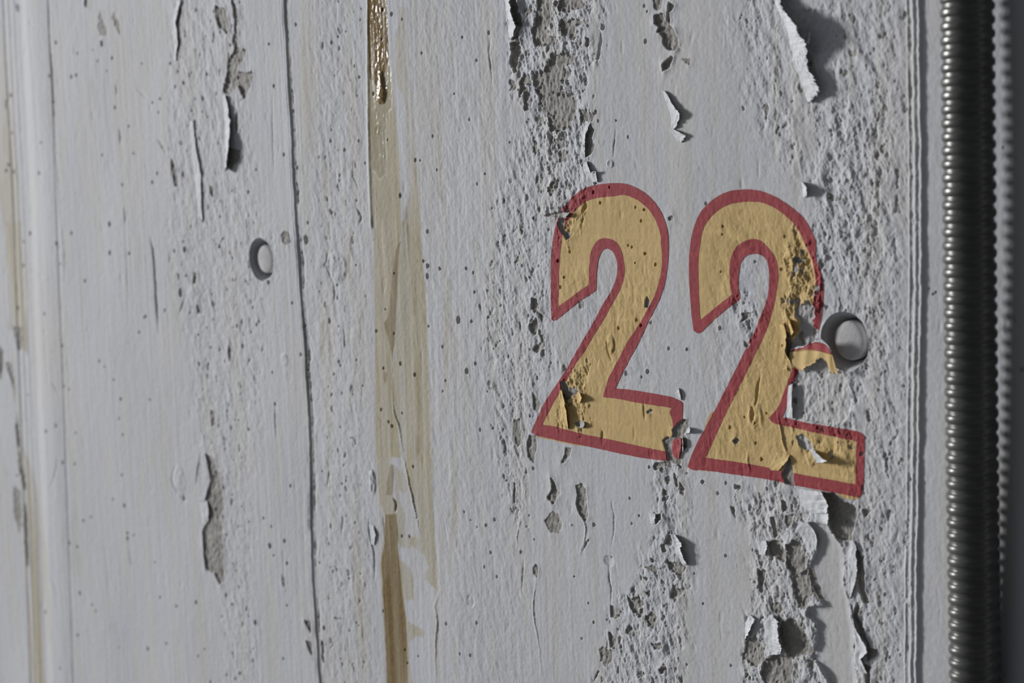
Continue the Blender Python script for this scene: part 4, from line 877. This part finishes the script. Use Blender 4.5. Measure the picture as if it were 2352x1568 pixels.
flake('B2', [(770, 70), (770, 130), (785, 200), (880, 265)], [(950, 95), (985, 150), (1010, 205), (1005, 262)], 4.8, 'broad pale paint flap directly under the right numeral', n=36, m=16, jag=.5, ends=.8, power=1.2)
flake('B2', [(895, 262), (910, 300), (950, 340)], [(1005, 265), (1008, 300), (1005, 350)], 4.0, 'small pale paint flap below the broad flap under the right numeral', n=18, jag=.4, ends=.8)
flake('B2', [(572, 1036), (505, 1110), (515, 1290), (535, 1390)], [(578, 1040), (622, 1100), (625, 1230), (652, 1310), (640, 1345), (560, 1350)], 3.2, 'white paint flap over a dark hollow near the bottom right', n=90, m=16, jag=1.2, ends=.15)
flake('B2', [(745, 420), (790, 430), (850, 560)], [(790, 325), (850, 335), (905, 400), (925, 470), (915, 560), (885, 582)], 1.3, 'smooth pale paint tongue below the right numeral', n=60, m=14, jag=.3, ends=.15)
flake('B2', [(1205, 470), (1150, 560), (1165, 680), (1170, 900)], [(1210, 472), (1222, 520), (1226, 600), (1228, 760), (1180, 920)], 2.0, 'upright pale paint ridge beside the right board joint, below the right numeral', jag=.8)
flake('B2', [(1165, 960), (1195, 1200), (1215, 1460)], [(1180, 960), (1212, 1140), (1295, 1280), (1308, 1340), (1265, 1390), (1310, 1500)], 2.4, 'pale paint ridge near the bottom right corner beside the board joint', jag=.8)
flake('B1', [(1285, 420), (1330, 540), (1390, 660)], [(1338, 425), (1385, 490), (1390, 580), (1430, 662)], 2.9, 'white paint curl with a dark gap below the space between the numerals', n=60, jag=1.2)
flake('B2', [(455, 470), (470, 580)], [(530, 470), (542, 530), (520, 585)], 2.0, 'small white paint lip at the left rim of the damage below the right numeral', n=24, jag=.6)
flake('B1', [(1130, 250), (1150, 340)], [(1188, 268), (1182, 350)], 1.8, 'small white paint lip over a dark hole left of the curl below the numerals', n=20, jag=.6)
flake('B2', [(405, 1042), (360, 1110), (362, 1235)], [(410, 1045), (440, 1075), (428, 1120), (390, 1190), (368, 1240)], 2.2, 'flat white paint edge at the left of the damage near the bottom right', n=60, jag=.9, ends=.1)
flake('N3', [(395, 580), (385, 720), (420, 915)], [(412, 580), (440, 720), (452, 790), (466, 915)], 2.6, 'yellow paint curl on the foot of the left numeral', MY, n=34, jag=.4)
flake('N3', [(525, 600), (540, 690)], [(570, 605), (582, 650), (570, 695)], 2.4, 'small yellow paint curl above the foot of the left numeral', MY, n=18, jag=.3)
flake('N3', [(545, 845), (555, 905)], [(600, 850), (606, 880), (592, 908)], 2.0, 'small grey paint chip lifting from the foot of the left numeral', MFD, n=16, jag=.2)
flake('F1', [(455, 770), (450, 900), (500, 1100)], [(590, 750), (600, 900), (560, 1090)], 1.4, 'red paint strip hanging at the broken end of the left numeral', MR, n=30, jag=.2, ends=.6)
flake('F1', [(590, 750), (590, 880), (595, 970)], [(615, 745), (636, 850), (630, 975)], 1.7, 'thin white paint sliver beside the red strip between the numerals', n=26, jag=.1, ends=.7)
flake('F1', [(690, 610), (680, 680)], [(735, 575), (755, 625), (735, 670)], 2.3, 'tiny pale paint tip with a pointed shadow between the numerals', MF, n=14, m=8, jag=.2, ends=.7)
flake('F1', [(470, 20), (540, 60), (560, 130)], [(560, -60), (585, 40), (600, 130)], 1.2, 'white paint bulge above the red end of the left numeral', n=20, jag=.3)
flake('N4', [(1150, 1010), (1180, 1090), (1200, 1130)], [(1200, 1035), (1255, 1085), (1310, 1115), (1270, 1132)], 5.5, 'grey white paint sliver standing out of the yellow foot of the right numeral', MF, n=24, jag=.5, ends=.8)
flake('N4', [(860, 1030), (820, 1120), (775, 1190)], [(985, 1062), (968, 1110), (930, 1150), (885, 1195)], 2.0, 'pale yellow paint curl on the lower edge of the right numeral', MY, n=34, m=14, jag=.4)
flake('N4', [(880, -60), (910, 40), (925, 160), (970, 290)], [(930, -60), (952, 40), (948, 100), (945, 190), (1000, 295)], 2.8, 'yellow paint edge curling over the dark gap in the right numeral', MY, n=40, jag=.4)
flake('F9', [(300, 460), (320, 600), (360, 720)], [(345, 480), (370, 580), (405, 660), (370, 740)], 3.2, 'folded yellow paint curl above the dark gap in the right numeral', MY, n=28, jag=.4)
flake('N4', [(965, 470), (945, 740)], [(1006, 450), (1000, 600), (1006, 745)], 1.1, 'narrow white paint strip right of the red edge inside the right numeral', MF, n=30, jag=.3, ends=.8)
flake('L3', [(1352, 330), (1380, 480)], [(1410, 325), (1422, 400), (1418, 470)], 1.2, 'small white paint flap on the long bare patch at lower left', n=24, jag=.5)
flake('L1', [(1305, 830), (1325, 1000), (1345, 1250), (1375, 1500)], [(1335, 830), (1352, 1020), (1385, 1200), (1390, 1380), (1402, 1540)], .7, 'long thin white paint edge running down left of the left plug', n=60, jag=.5, ends=.5)
flake('L1', [(1222, 0), (1196, 150), (1205, 300), (1205, 420)], [(1250, 0), (1215, 160), (1228, 300), (1217, 420)], 1.3, 'long white paint edge near the top left', n=44, jag=.4, ends=.5)
flake('N1', [(390, 402), (405, 446)], [(476, 408), (446, 446)], 2.2, 'small grey paint chip across the red edge of the left numeral', MFD, n=14, jag=.3, ends=.8)
flake('M3', [(735, 120), (735, 260)], [(755, 110), (762, 200), (752, 270)], .8, 'low white paint blister left of the brown stain', n=24, jag=.1)
flake('M3', [(730, 480), (745, 620)], [(762, 490), (778, 560), (768, 630)], 1.0, 'white paint lip left of the lower brown stain', n=24, jag=.3)

# the folded two-coloured scrap over the right hole
def scrap():
    # columns left to right; each column runs from the white upper rim through red to the ragged yellow lower rim
    top = [(360, 930), (470, 880), (560, 880), (640, 835), (730, 800), (820, 770), (905, 850), (945, 900), (968, 960)]
    mid1 = [(358, 945), (470, 915), (560, 895), (640, 845), (730, 815), (820, 830), (905, 862), (947, 920), (970, 980)]
    mid2 = [(356, 965), (470, 945), (560, 930), (640, 930), (730, 940), (820, 962), (900, 985), (965, 1000), (990, 1020)]
    bot = [(340, 1040), (400, 1190), (520, 1250), (610, 1180), (720, 1130), (800, 1040), (900, 1110), (960, 1290), (1065, 1295)]
    lifts = [.3, 1.2, 2.0, 2.6, 3.2, 3.8, 4.4, 4.8, 5.2]
    n = 49
    def rs(L): 
        L = np.asarray(px('F9', L)); t = np.linspace(0, len(L) - 1, n)
        return np.stack([np.interp(t, range(len(L)), L[:, 0]), np.interp(t, range(len(L)), L[:, 1])], 1)
    lf = np.interp(np.linspace(0, 8, n), range(9), lifts)
    rnd = np.random.RandomState(5)
    def strip(A, B, m, jb):
        A, B = rs(A), rs(B); V = np.zeros((n, m, 3))
        for i in range(n):
            for k in range(m):
                s = k / (m - 1); q = A[i] * (1 - s) + B[i] * s
                if s == 1 and jb: q = q + rnd.uniform(-1.6, 1.6, 2)
                L = lf[i] + relief_lo(at(*q)[0] * 1000, at(*q)[2] * 1000) * .3 + .25 * math.sin(i * .5)
                V[i, k] = at(q[0], q[1], max(L, .4) * .001)
        return V
    Vy = strip(mid2, bot, 9, True); Vr = strip(mid1, mid2, 5, False); Vw = strip(top, mid1, 3, True)
    org = tuple(Vr[0, 0])
    root = empty('paint_flake', org); tag(root, 'torn paint scrap, yellow below a red band, folded out beside the right hole', 'paint flake', GRP)
    for nm, V, mat, lb in (('yellow_layer', Vy, MY, 'yellow painted part of the scrap'), ('red_layer', Vr, MR, 'red painted band of the scrap'), ('white_layer', Vw, MF, 'white upper rim of the scrap')):
        o = link(nm, sheet_mesh(nm, V, org), mat, root); o['label'] = lb
scrap()
